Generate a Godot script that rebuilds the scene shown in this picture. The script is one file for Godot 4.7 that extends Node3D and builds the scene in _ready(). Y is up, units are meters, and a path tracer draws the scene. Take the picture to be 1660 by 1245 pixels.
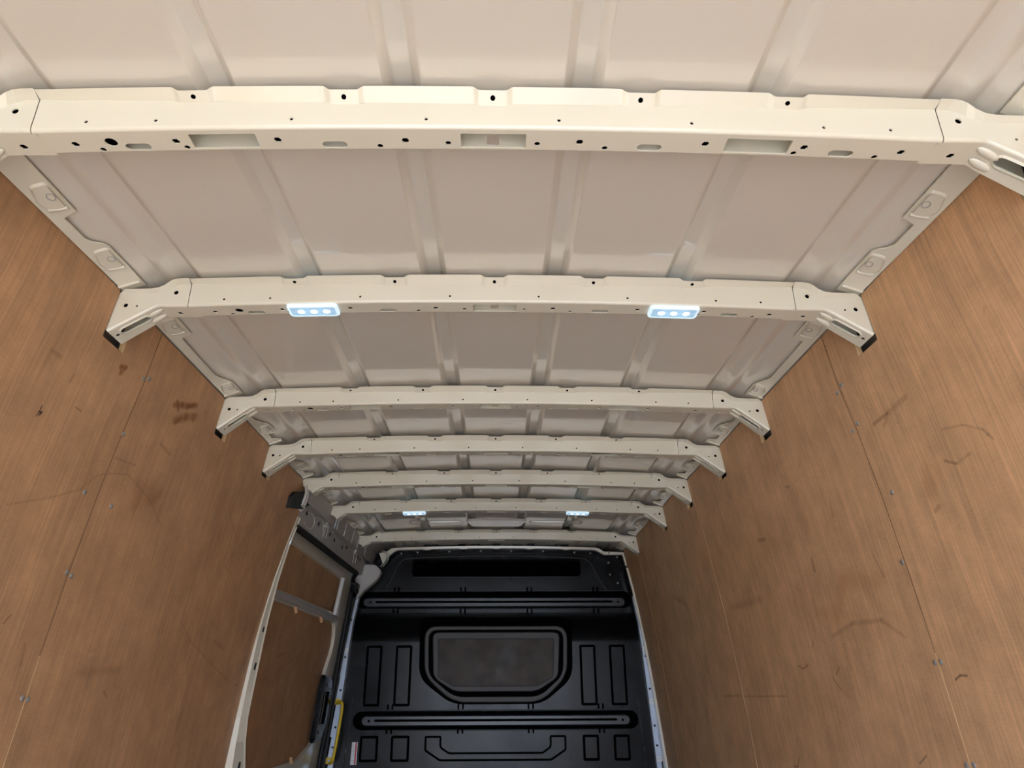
extends Node3D

# ---------------------------------------------------------------- measured van (metres; x right, y up, -z towards the cab)
const BOW_Z := [-0.7785, -1.3093, -1.924, -2.3587, -2.8119, -3.2805, -3.979, -4.411]
const BOW_H := [1.9071, 1.9245, 1.927, 1.9224, 1.9276, 1.9228, 1.9161, 1.9089]
const CROWN := 0.0352
const REAR_Z := 1.0
const BULK_Z := -4.45
var M := {}
var taken := {}


class MB:
	var v := PackedVector3Array()
	var n := PackedVector3Array()
	var uv := PackedVector2Array()

	func tri(a: Vector3, b: Vector3, c: Vector3, na: Vector3, nb: Vector3, nc: Vector3, ua := Vector2.ZERO, ub := Vector2.ZERO, uc := Vector2.ZERO) -> void:
		var g := (b - a).cross(c - a)
		if g.length_squared() < 1e-18:
			return
		if g.dot(na + nb + nc) > 0.0:
			v.append_array([a, c, b]); n.append_array([na, nc, nb]); uv.append_array([ua, uc, ub])
		else:
			v.append_array([a, b, c]); n.append_array([na, nb, nc]); uv.append_array([ua, ub, uc])

	func quad(a: Vector3, b: Vector3, c: Vector3, d: Vector3, nn: Vector3) -> void:
		tri(a, b, c, nn, nn, nn)
		tri(a, c, d, nn, nn, nn)

	func quadn(a: Vector3, b: Vector3, c: Vector3, d: Vector3, na: Vector3, nb: Vector3, nc: Vector3, nd: Vector3) -> void:
		tri(a, b, c, na, nb, nc)
		tri(a, c, d, na, nc, nd)

	# flat quad whose normal looks away from the point «inside»
	func face(a: Vector3, b: Vector3, c: Vector3, d: Vector3, inside: Vector3) -> void:
		var g := (c - a).cross(d - b).normalized()
		if g.dot((a + b + c + d) / 4.0 - inside) < 0.0:
			g = -g
		quad(a, b, c, d, g)

	func mesh(mat: Material) -> ArrayMesh:
		var arr := []
		arr.resize(Mesh.ARRAY_MAX)
		arr[Mesh.ARRAY_VERTEX] = v
		arr[Mesh.ARRAY_NORMAL] = n
		arr[Mesh.ARRAY_TEX_UV] = uv
		var m := ArrayMesh.new()
		m.add_surface_from_arrays(Mesh.PRIMITIVE_TRIANGLES, arr)
		m.surface_set_material(0, mat)
		return m


# ---------------------------------------------------------------- scene-tree helpers
func numbered(called: String) -> String:
	taken[called] = taken.get(called, -1) + 1
	return called if taken[called] == 0 else "%s_%03d" % [called, taken[called]]

func tag(o: Node3D, label: String, category := "", group := "", kind := "") -> void:
	o.set_meta("label", label)
	if category: o.set_meta("category", category)
	if group: o.set_meta("group", group)
	if kind: o.set_meta("kind", kind)

func thing(called: String, label: String, category: String, at := Vector3.ZERO, group := "", kind := "") -> Node3D:
	var o := Node3D.new()
	o.name = numbered(called)
	add_child(o, true)
	o.position = at
	tag(o, label, category, group, kind)
	return o

# commits a mesh under a thing; the builder works in world space, «at» is the thing's own position
func part(called: String, mb: MB, mat: Material, parent: Node3D, label := "") -> MeshInstance3D:
	var o := MeshInstance3D.new()
	var base := Vector3.ZERO
	var p: Node = parent
	while p != self:
		base += p.position
		p = p.get_parent()
	if base != Vector3.ZERO:
		for i in mb.v.size():
			mb.v[i] -= base
	o.mesh = mb.mesh(mat)
	var k := 0
	var nm := called
	while parent.has_node(NodePath(nm)):
		k += 1
		nm = "%s_%03d" % [called, k]
	o.name = nm
	parent.add_child(o, true)
	if label: o.set_meta("label", label)
	return o


# ---------------------------------------------------------------- 2D shapes
func circle(c: Vector2, r: float, k := 14) -> PackedVector2Array:
	var p := PackedVector2Array()
	for i in k:
		p.append(c + Vector2.from_angle(TAU * i / k) * r)
	return p

func stadium(c: Vector2, length: float, w: float, ang := 0.0, k := 8) -> PackedVector2Array:
	var p := PackedVector2Array()
	var h := (length - w) / 2.0
	for i in k + 1:
		p.append(c + (Vector2(h, 0) + Vector2.from_angle(-PI / 2 + PI * i / k) * w / 2).rotated(ang))
	for i in k + 1:
		p.append(c + (Vector2(-h, 0) + Vector2.from_angle(PI / 2 + PI * i / k) * w / 2).rotated(ang))
	return p

func fillet(pts: Array, r: float, k := 5) -> PackedVector2Array:
	var p := PackedVector2Array()
	var m := pts.size()
	for i in m:
		var b: Vector2 = pts[i]
		var a: Vector2 = pts[(i + m - 1) % m]
		var c: Vector2 = pts[(i + 1) % m]
		var rr: float = minf(r, minf(a.distance_to(b), b.distance_to(c)) * 0.45)
		var s := b + (a - b).normalized() * rr
		var e := b + (c - b).normalized() * rr
		for j in k + 1:
			var t := float(j) / k
			p.append(s.lerp(b, t).lerp(b.lerp(e, t), t))
	return p

func rect(x0: float, y0: float, x1: float, y1: float, r := 0.0) -> PackedVector2Array:
	var a := [Vector2(x0, y0), Vector2(x1, y0), Vector2(x1, y1), Vector2(x0, y1)]
	return fillet(a, r) if r > 0.0 else PackedVector2Array(a)

func shrink(p: PackedVector2Array, d: float) -> PackedVector2Array:
	var q := scaled(p, 1000.0)
	var o := Geometry2D.offset_polygon(q, -d * 1000.0, Geometry2D.JOIN_ROUND)
	return scaled(o[0], 0.001) if o.size() else p

func scaled(p: PackedVector2Array, k: float) -> PackedVector2Array:
	var q := PackedVector2Array()
	for a in p: q.append(a * k)
	return q

func moved(p: PackedVector2Array, d: Vector2) -> PackedVector2Array:
	var q := PackedVector2Array()
	for a in p: q.append(a + d)
	return q

func bounds(p: PackedVector2Array) -> Rect2:
	var r := Rect2(p[0], Vector2.ZERO)
	for a in p: r = r.expand(a)
	return r


# ---------------------------------------------------------------- sheets with holes, rims, sweeps
# a sheet of metal: outline minus holes, cut into columns so that every hole meets a column edge; at/nrm lay it into space
func sheet(mb: MB, outline: PackedVector2Array, holes: Array, cuts: Array, at: Callable, nrm: Callable) -> void:
	var b := bounds(outline)
	var xs := [b.position.x, b.end.x]
	for c in cuts:
		if c > b.position.x + 1e-4 and c < b.end.x - 1e-4: xs.append(c)
	for h in holes:
		var hb := bounds(h)
		var c := hb.get_center().x
		if c > b.position.x and c < b.end.x: xs.append(c + 1e-5)
	xs.sort()
	var big := scaled(outline, 1000.0)
	for i in xs.size() - 1:
		if xs[i + 1] - xs[i] < 2e-5: continue
		var strip := scaled(rect(xs[i], b.position.y - 0.01, xs[i + 1], b.end.y + 0.01), 1000.0)
		var pieces: Array = Geometry2D.intersect_polygons(big, strip)
		for h in holes:
			var hb := bounds(h)
			if hb.end.x <= xs[i] or hb.position.x >= xs[i + 1]: continue
			var hole := scaled(h, 1000.0)
			var next := []
			for q in pieces:
				for c in Geometry2D.clip_polygons(q, hole):
					if not Geometry2D.is_polygon_clockwise(c) or c.size() > 2: next.append(c)
			pieces = next
		for q in pieces:
			var idx := Geometry2D.triangulate_polygon(q)
			if idx.is_empty() and q.size() > 2:
				idx = Geometry2D.triangulate_delaunay(q)
			for t in range(0, idx.size() - 2, 3):
				var a: Vector2 = q[idx[t]] * 0.001
				var c: Vector2 = q[idx[t + 1]] * 0.001
				var d: Vector2 = q[idx[t + 2]] * 0.001
				mb.tri(at.call(a), at.call(c), at.call(d), nrm.call(a), nrm.call(c), nrm.call(d))

# wall round a closed 2D curve from level d0 to level d1 (levels handed to at(p, level)); sgn +1 faces outwards, -1 inwards
func rim(mb: MB, p: PackedVector2Array, at: Callable, d0: float, d1: float, sgn: float, q := PackedVector2Array()) -> void:
	var k := p.size()
	var cc := 1.0 if Geometry2D.is_polygon_clockwise(p) else -1.0
	for i in k:
		var a := p[i]
		var b := p[(i + 1) % k]
		var a2 := q[i] if q.size() == k else a
		var b2 := q[(i + 1) % k] if q.size() == k else b
		var A: Vector3 = at.call(a, d0)
		var B: Vector3 = at.call(b, d0)
		var C: Vector3 = at.call(b2, d1)
		var D: Vector3 = at.call(a2, d1)
		var g := (B - A).cross(D - A).normalized()
		var e := (b - a).normalized()
		var out := Vector2(-e.y, e.x) * cc * sgn
		var probe: Vector3 = at.call(a + out * 0.001, d0)
		if g.dot(probe - A) < 0.0: g = -g
		mb.quad(A, B, C, D, g)

func tube(mb: MB, pts: Array, r: float, k := 8, caps := true) -> void:
	var rings := []
	var m := pts.size()
	var up := Vector3(0.31, 0.87, 0.39).normalized()
	for i in m:
		var t: Vector3 = (pts[mini(i + 1, m - 1)] - pts[maxi(i - 1, 0)]).normalized()
		var s := t.cross(up).normalized()
		var w := s.cross(t).normalized()
		var ring := []
		for j in k:
			ring.append(s * cos(TAU * j / k) + w * sin(TAU * j / k))
		rings.append(ring)
	for i in m - 1:
		for j in k:
			var j2 := (j + 1) % k
			var a: Vector3 = rings[i][j]; var b: Vector3 = rings[i][j2]; var c: Vector3 = rings[i + 1][j2]; var d: Vector3 = rings[i + 1][j]
			mb.quadn(pts[i] + a * r, pts[i] + b * r, pts[i + 1] + c * r, pts[i + 1] + d * r, a, b, c, d)
	if caps:
		for e in [[0, 1], [m - 1, m - 2]]:
			var o: Vector3 = (pts[e[0]] - pts[e[1]]).normalized()
			for j in k:
				mb.tri(pts[e[0]], pts[e[0]] + rings[e[0]][j] * r, pts[e[0]] + rings[e[0]][(j + 1) % k] * r, o, o, o)

func smooth(pts: Array, per := 5) -> Array:
	var c := Curve3D.new()
	for i in pts.size():
		var t: Vector3 = (pts[mini(i + 1, pts.size() - 1)] - pts[maxi(i - 1, 0)]) / 6.0
		c.add_point(pts[i], -t, t)
	var o := []
	for i in (pts.size() - 1) * per + 1:
		o.append(c.sample(mini(i / per, pts.size() - 2), float(i - mini(i / per, pts.size() - 2) * per) / per))
	return o

# box with chamfered edges in a frame (X, Y, Z are the half-extent vectors)
func box(mb: MB, c: Vector3, X: Vector3, Y: Vector3, Z: Vector3, ch := 0.002) -> void:
	var L := [X.length(), Y.length(), Z.length()]
	var U := [X / L[0], Y / L[1], Z / L[2]]
	ch = minf(ch, minf(L[0], minf(L[1], L[2])) * 0.45)
	for ax in 3:
		var u: int = (ax + 1) % 3
		var w: int = (ax + 2) % 3
		for s in [-1.0, 1.0]:
			var o: Vector3 = c + U[ax] * L[ax] * s
			var p: Vector3 = U[u] * (L[u] - ch)
			var q: Vector3 = U[w] * (L[w] - ch)
			mb.quad(o - p - q, o + p - q, o + p + q, o - p + q, U[ax] * s)
			# chamfers along axis u between faces ax and w
			for t in [-1.0, 1.0]:
				var e0: Vector3 = o + q * t
				var e1: Vector3 = c + U[ax] * (L[ax] - ch) * s + U[w] * L[w] * t
				mb.quadn(e0 - p, e0 + p, e1 + p, e1 - p, U[ax] * s, U[ax] * s, U[w] * t, U[w] * t)
	for sx in [-1.0, 1.0]:
		for sy in [-1.0, 1.0]:
			for sz in [-1.0, 1.0]:
				var k: Vector3 = c + X * sx + Y * sy + Z * sz
				var a: Vector3 = k - (U[1] * sy + U[2] * sz) * ch
				var b: Vector3 = k - (U[0] * sx + U[2] * sz) * ch
				var d: Vector3 = k - (U[0] * sx + U[1] * sy) * ch
				mb.tri(a, b, d, U[0] * sx, U[1] * sy, U[2] * sz)

# a round thing turned about «axis» at c; profile = Array of Vector2(radius, height)
func lathe(mb: MB, c: Vector3, axis: Vector3, prof: Array, k := 14) -> void:
	var s := axis.cross(Vector3(0.3, 0.5, 0.81)).normalized()
	var w := s.cross(axis).normalized()
	for i in prof.size() - 1:
		var a: Vector2 = prof[i]
		var b: Vector2 = prof[i + 1]
		var e := (b - a).normalized()
		for j in k:
			var d0 := s * cos(TAU * j / k) + w * sin(TAU * j / k)
			var d1 := s * cos(TAU * (j + 1) / k) + w * sin(TAU * (j + 1) / k)
			var n0 := (d0 * -e.y + axis * e.x)
			var n1 := (d1 * -e.y + axis * e.x)
			if n0.dot(d0 * maxf(a.x + b.x, 0.0001) * 0.5 + axis * 0.0005) < 0.0 and e.x <= 0.0:
				n0 = -n0; n1 = -n1
			mb.quadn(c + d0 * a.x + axis * a.y, c + d1 * a.x + axis * a.y, c + d1 * b.x + axis * b.y, c + d0 * b.x + axis * b.y, n0, n1, n1, n0)


# ---------------------------------------------------------------- van shape
func prof(y: float) -> float:       # half width of the plywood-lined side walls at height y
	var py := [-0.1, 0.3, 0.7, 1.0, 1.18, 1.34, 1.5, 1.64, 1.763, 1.89, 1.95]
	var px := [0.94, 0.94, 0.93, 0.905, 0.887, 0.868, 0.845, 0.822, 0.797, 0.779, 0.765]
	return lerp_table(py, px, y)

func lerp_table(a: Array, b: Array, x: float) -> float:
	if x <= a[0]: return b[0]
	for i in a.size() - 1:
		if x <= a[i + 1]:
			return lerpf(b[i], b[i + 1], (x - a[i]) / (a[i + 1] - a[i]))
	return b[-1]

func prof_n(y: float, s: float) -> Vector3:   # normal of a side wall, into the van
	var dx := (prof(y + 0.06) - prof(y - 0.06)) / 0.12
	return Vector3(-s, s * dx * s, 0).normalized()

func side(p: Vector2, s: float, off := 0.0) -> Vector3:   # p = (z, y) on the side wall, off = outwards
	return Vector3(s * (prof(p.y) + off), p.y, p.x)

func roof_h(z: float) -> float:
	var zz := []
	var hh := []
	for i in range(BOW_Z.size() - 1, -1, -1):
		zz.append(BOW_Z[i]); hh.append(BOW_H[i])
	zz.append(REAR_Z); hh.append(1.895)
	return lerp_table(zz, hh, z) + 0.006


# ---------------------------------------------------------------- materials
func mat(name_: String, c: Color, rough: float, metal := 0.0, spec := 0.5) -> StandardMaterial3D:
	var m := StandardMaterial3D.new()
	m.resource_name = name_
	m.albedo_color = c
	m.roughness = rough
	m.metallic = metal
	m.metallic_specular = spec
	M[name_] = m
	return m

func noise_tex(freq: float, w: int, h: int, seed_: int, normal := false, strength := 1.0, ramp: Array = []) -> NoiseTexture2D:
	var f := FastNoiseLite.new()
	f.seed = seed_
	f.noise_type = FastNoiseLite.TYPE_SIMPLEX_SMOOTH
	f.frequency = freq
	f.fractal_octaves = 3
	var t := NoiseTexture2D.new()
	t.width = w; t.height = h
	t.seamless = true
	t.noise = f
	t.as_normal_map = normal
	t.bump_strength = strength
	if ramp.size():
		var g := Gradient.new()
		g.colors = PackedColorArray(ramp)
		g.offsets = PackedFloat32Array([0.0, 1.0])
		t.color_ramp = g
	return t

func materials() -> void:
	var p := mat("white_paint", Color8(228, 223, 203), 0.28)
	p.clearcoat_enabled = true; p.clearcoat = 0.7; p.clearcoat_roughness = 0.05
	p.normal_enabled = true
	p.normal_texture = noise_tex(0.02, 256, 256, 4, true, 1.0)
	p.normal_scale = 0.05
	p.uv1_triplanar = true; p.uv1_world_triplanar = true; p.uv1_scale = Vector3(3, 3, 3)
	var rp := mat("roof_paint", Color8(224, 218, 204), 0.3)
	rp.clearcoat_enabled = true; rp.clearcoat = 1.0; rp.clearcoat_roughness = 0.02
	mat("primer_grey", Color8(176, 174, 170), 0.42)
	mat("grey_steel", Color8(186, 196, 210), 0.38, 0.2)
	mat("black_plastic", Color8(8, 9, 11), 0.24, 0.0, 0.34)
	var bp: StandardMaterial3D = M.black_plastic
	bp.uv1_triplanar = true; bp.uv1_world_triplanar = true; bp.uv1_scale = Vector3(1.2, 1.2, 1.2)
	bp.roughness = 0.3
	bp.roughness_texture = noise_tex(0.012, 256, 256, 12, false, 1.0, [Color(0.62, 0.62, 0.62), Color(1, 1, 1)])
	mat("dull_black", Color8(5, 5, 6), 0.95, 0.0, 0.12)  # duller black for recess floors and hole backs: shade put into the colour
	mat("black_rubber", Color8(18, 18, 20), 0.6)
	mat("window_rubber", Color8(74, 72, 70), 0.55)
	mat("cream_ply", Color8(214, 178, 128), 0.7)
	mat("edge_brown", Color8(126, 92, 62), 0.8)
	mat("highlit_worn_plastic", Color8(44, 45, 49), 0.3)  # paler grey for scuffed edges, also puts highlights into lips and rails
	mat("screw_metal", Color8(168, 166, 160), 0.28, 0.6)
	mat("dowel_wood", Color8(206, 160, 118), 0.7)
	mat("yellow_paint", Color8(222, 186, 24), 0.4)
	mat("white_plastic", Color8(222, 222, 220), 0.45)
	mat("wire_white", Color8(196, 192, 184), 0.5)
	mat("pen_ink", Color8(52, 44, 40), 0.7)
	mat("red_print", Color8(190, 52, 58), 0.5)
	mat("concrete", Color8(202, 188, 166), 0.9)
	var cc: StandardMaterial3D = M.concrete
	cc.albedo_texture = noise_tex(0.03, 256, 256, 21, false, 1.0, [Color(0.85, 0.85, 0.85), Color(1, 1, 1)])
	cc.uv1_triplanar = true; cc.uv1_world_triplanar = true; cc.uv1_scale = Vector3(0.3, 0.3, 0.3)
	mat("floor_wood", Color8(184, 180, 170), 0.6)
	var gl := mat("tinted_glass", Color8(86, 77, 68, 240), 0.5, 0.0, 0.25)
	gl.albedo_texture = noise_tex(0.012, 256, 256, 77, false, 1.0, [Color(0.72, 0.72, 0.72), Color(1, 1, 1)])
	gl.transparency = BaseMaterial3D.TRANSPARENCY_ALPHA
	gl.roughness_texture = noise_tex(0.01, 256, 256, 31, false, 1.0, [Color(0.6, 0.6, 0.6), Color(1, 1, 1)])
	gl.uv1_triplanar = true; gl.uv1_scale = Vector3(2.0, 2.0, 2.0)
	var lens := mat("lamp_lens", Color8(150, 170, 185), 0.25)
	lens.emission_enabled = true; lens.emission = Color8(176, 222, 255); lens.emission_energy_multiplier = 0.23
	var fr := mat("lamp_frame", Color8(205, 216, 224), 0.25)
	fr.emission_enabled = true; fr.emission = Color8(205, 234, 255); fr.emission_energy_multiplier = 0.3
	var led := mat("led_glow", Color8(240, 248, 255), 0.3)
	led.emission_enabled = true; led.emission = Color8(225, 242, 255); led.emission_energy_multiplier = 1.0
	for m in M.values():
		m.cull_mode = BaseMaterial3D.CULL_DISABLED


# plywood: fine vertical grain, a faint cross weave and the scuffs that this sheet carries. z0 > z1 along the van, y from y0 up to y1.
func ply_material(name_: String, z0: float, z1: float, y0: float, y1: float, marks: Array, seed_: int, tint: Color) -> StandardMaterial3D:
	var W := 1024
	var Hh := 1024
	var f := FastNoiseLite.new()
	f.noise_type = FastNoiseLite.TYPE_SIMPLEX_SMOOTH
	f.seed = seed_; f.frequency = 0.22; f.fractal_octaves = 4; f.fractal_gain = 0.7
	var g := f.get_image(W, 20)
	g.resize(W, Hh, Image.INTERPOLATE_CUBIC)
	f.seed = seed_ + 7; f.frequency = 0.035; f.fractal_octaves = 3
	var g2 := f.get_image(W, 30)
	g2.resize(W, Hh, Image.INTERPOLATE_CUBIC)
	f.seed = seed_ + 13; f.frequency = 0.25; f.fractal_octaves = 2
	var cr := f.get_image(160, Hh)
	cr.resize(W, Hh, Image.INTERPOLATE_BILINEAR)
	f.seed = seed_ + 19; f.frequency = 0.006; f.fractal_octaves = 4
	var bl := f.get_image(W, Hh)
	for im in [g, g2, cr, bl]: im.convert(Image.FORMAT_L8)
	var a := g.get_data(); var b := g2.get_data(); var c := cr.get_data(); var d := bl.get_data()
	var out := PackedByteArray()
	out.resize(W * Hh * 3)
	var tr := tint.r8 / 255.0; var tg := tint.g8 / 255.0; var tb := tint.b8 / 255.0
	for i in W * Hh:
		var k := 1.0 + (a[i] - 128) * 0.00075 + (b[i] - 128) * 0.00028 + (c[i] - 128) * 0.00022 + (d[i] - 128) * 0.0006
		out[i * 3] = clampi(int(255.0 * tr * k), 0, 255)
		out[i * 3 + 1] = clampi(int(255.0 * tg * k), 0, 255)
		out[i * 3 + 2] = clampi(int(255.0 * tb * k), 0, 255)
	var img := Image.create_from_data(W, Hh, false, Image.FORMAT_RGB8, out)
	var rng := RandomNumberGenerator.new()
	rng.seed = seed_
	var sc := Vector2(W / (z0 - z1), Hh / (y1 - y0))
	for i in 46:      # small old scuffs
		var q := Vector2(rng.randf() * W, rng.randf() * Hh)
		var e := q + Vector2(rng.randf_range(-1, 1), rng.randf_range(-0.7, 0.7)) * rng.randf_range(5, 26)
		stroke(img, [q, e], rng.randf_range(0.8, 2.2), Color(0.28, 0.17, 0.1) if rng.randf() < 0.8 else Color(0.85, 0.66, 0.48), rng.randf_range(0.06, 0.2), 0.5)
	for m in marks:   # [points (z, y), half width in metres, colour, strength, softness]
		var pts := []
		for p in m[0]:
			pts.append(Vector2((z0 - p.x) * sc.x, (y1 - p.y) * sc.y))
		stroke(img, pts, maxf(m[1] * (sc.x + sc.y) / 2.0, 0.7), m[2], m[3], m[4])
	var mt := mat(name_, Color.WHITE, 0.5, 0.0, 0.35)
	mt.albedo_texture = ImageTexture.create_from_image(img)
	mt.texture_repeat = false
	mt.cull_mode = BaseMaterial3D.CULL_DISABLED
	return mt

func stroke(img: Image, pts: Array, hw: float, col: Color, k: float, soft: float) -> void:
	for i in pts.size() - 1:
		var a: Vector2 = pts[i]
		var b: Vector2 = pts[i + 1]
		var lo := a.min(b) - Vector2.ONE * (hw * 1.6 + 1)
		var hi := a.max(b) + Vector2.ONE * (hw * 1.6 + 1)
		for y in range(maxi(0, int(lo.y)), mini(img.get_height(), int(hi.y) + 1)):
			for x in range(maxi(0, int(lo.x)), mini(img.get_width(), int(hi.x) + 1)):
				var p := Vector2(x + 0.5, y + 0.5)
				var d := p.distance_to(Geometry2D.get_closest_point_to_segment(p, a, b)) / hw
				var w := 1.0 - smoothstep(1.0 - soft, 1.0 + soft * 0.5, d)
				if w > 0.0:
					w *= minf(k * 0.68, 1.0) * (0.72 + 0.28 * sin(x * 1.7) * sin(y * 0.9))
					img.set_pixel(x, y, img.get_pixel(x, y).lerp(col, w))


func _ready() -> void:
	# ------------------------------------------------------------ camera, sky, sun, exposure
	var cam := Camera3D.new()
	cam.name = "camera"
	cam.transform = Transform3D(Basis(Vector3(0.99982, -0.00397, 0.01878), Vector3(-0.0036, 0.92217, 0.38677), Vector3(-0.01885, -0.38677, 0.92199)).orthonormalized(), Vector3(0.00968, 1.13, 0.0))
	cam.fov = 2.0 * rad_to_deg(atan(622.5 / 1151.0))
	cam.near = 0.02
	cam.far = 400.0
	add_child(cam)
	cam.current = true
	var sky := ProceduralSkyMaterial.new()
	sky.sky_top_color = Color(0.62, 0.76, 0.98)
	sky.sky_horizon_color = Color(0.88, 0.93, 1.0)
	sky.ground_bottom_color = Color(0.62, 0.56, 0.47)
	sky.ground_horizon_color = Color(0.8, 0.78, 0.74)
	sky.sky_energy_multiplier = 1.85
	sky.ground_energy_multiplier = 1.0
	sky.sun_angle_max = 1.0
	var env := Environment.new()
	env.background_mode = Environment.BG_SKY
	env.sky = Sky.new()
	env.sky.sky_material = sky
	env.tonemap_mode = Environment.TONE_MAPPER_LINEAR
	env.tonemap_exposure = 2.6
	env.sdfgi_enabled = true
	env.ssao_enabled = true
	env.ssil_enabled = true
	var we := WorldEnvironment.new()
	we.name = "world_environment"
	we.environment = env
	add_child(we)
	var sun := DirectionalLight3D.new()
	sun.name = "sun"
	sun.light_color = Color(1.0, 0.965, 0.89)
	sun.light_energy = 1.7
	sun.light_angular_distance = 0.6
	sun.shadow_enabled = true
	sun.rotation_degrees = Vector3(-50, 30, 0)
	add_child(sun)
	materials()
	build_shell()
	build_bows()
	build_rails()
	build_bulkhead()
	build_door()
	build_fittings()


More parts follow.
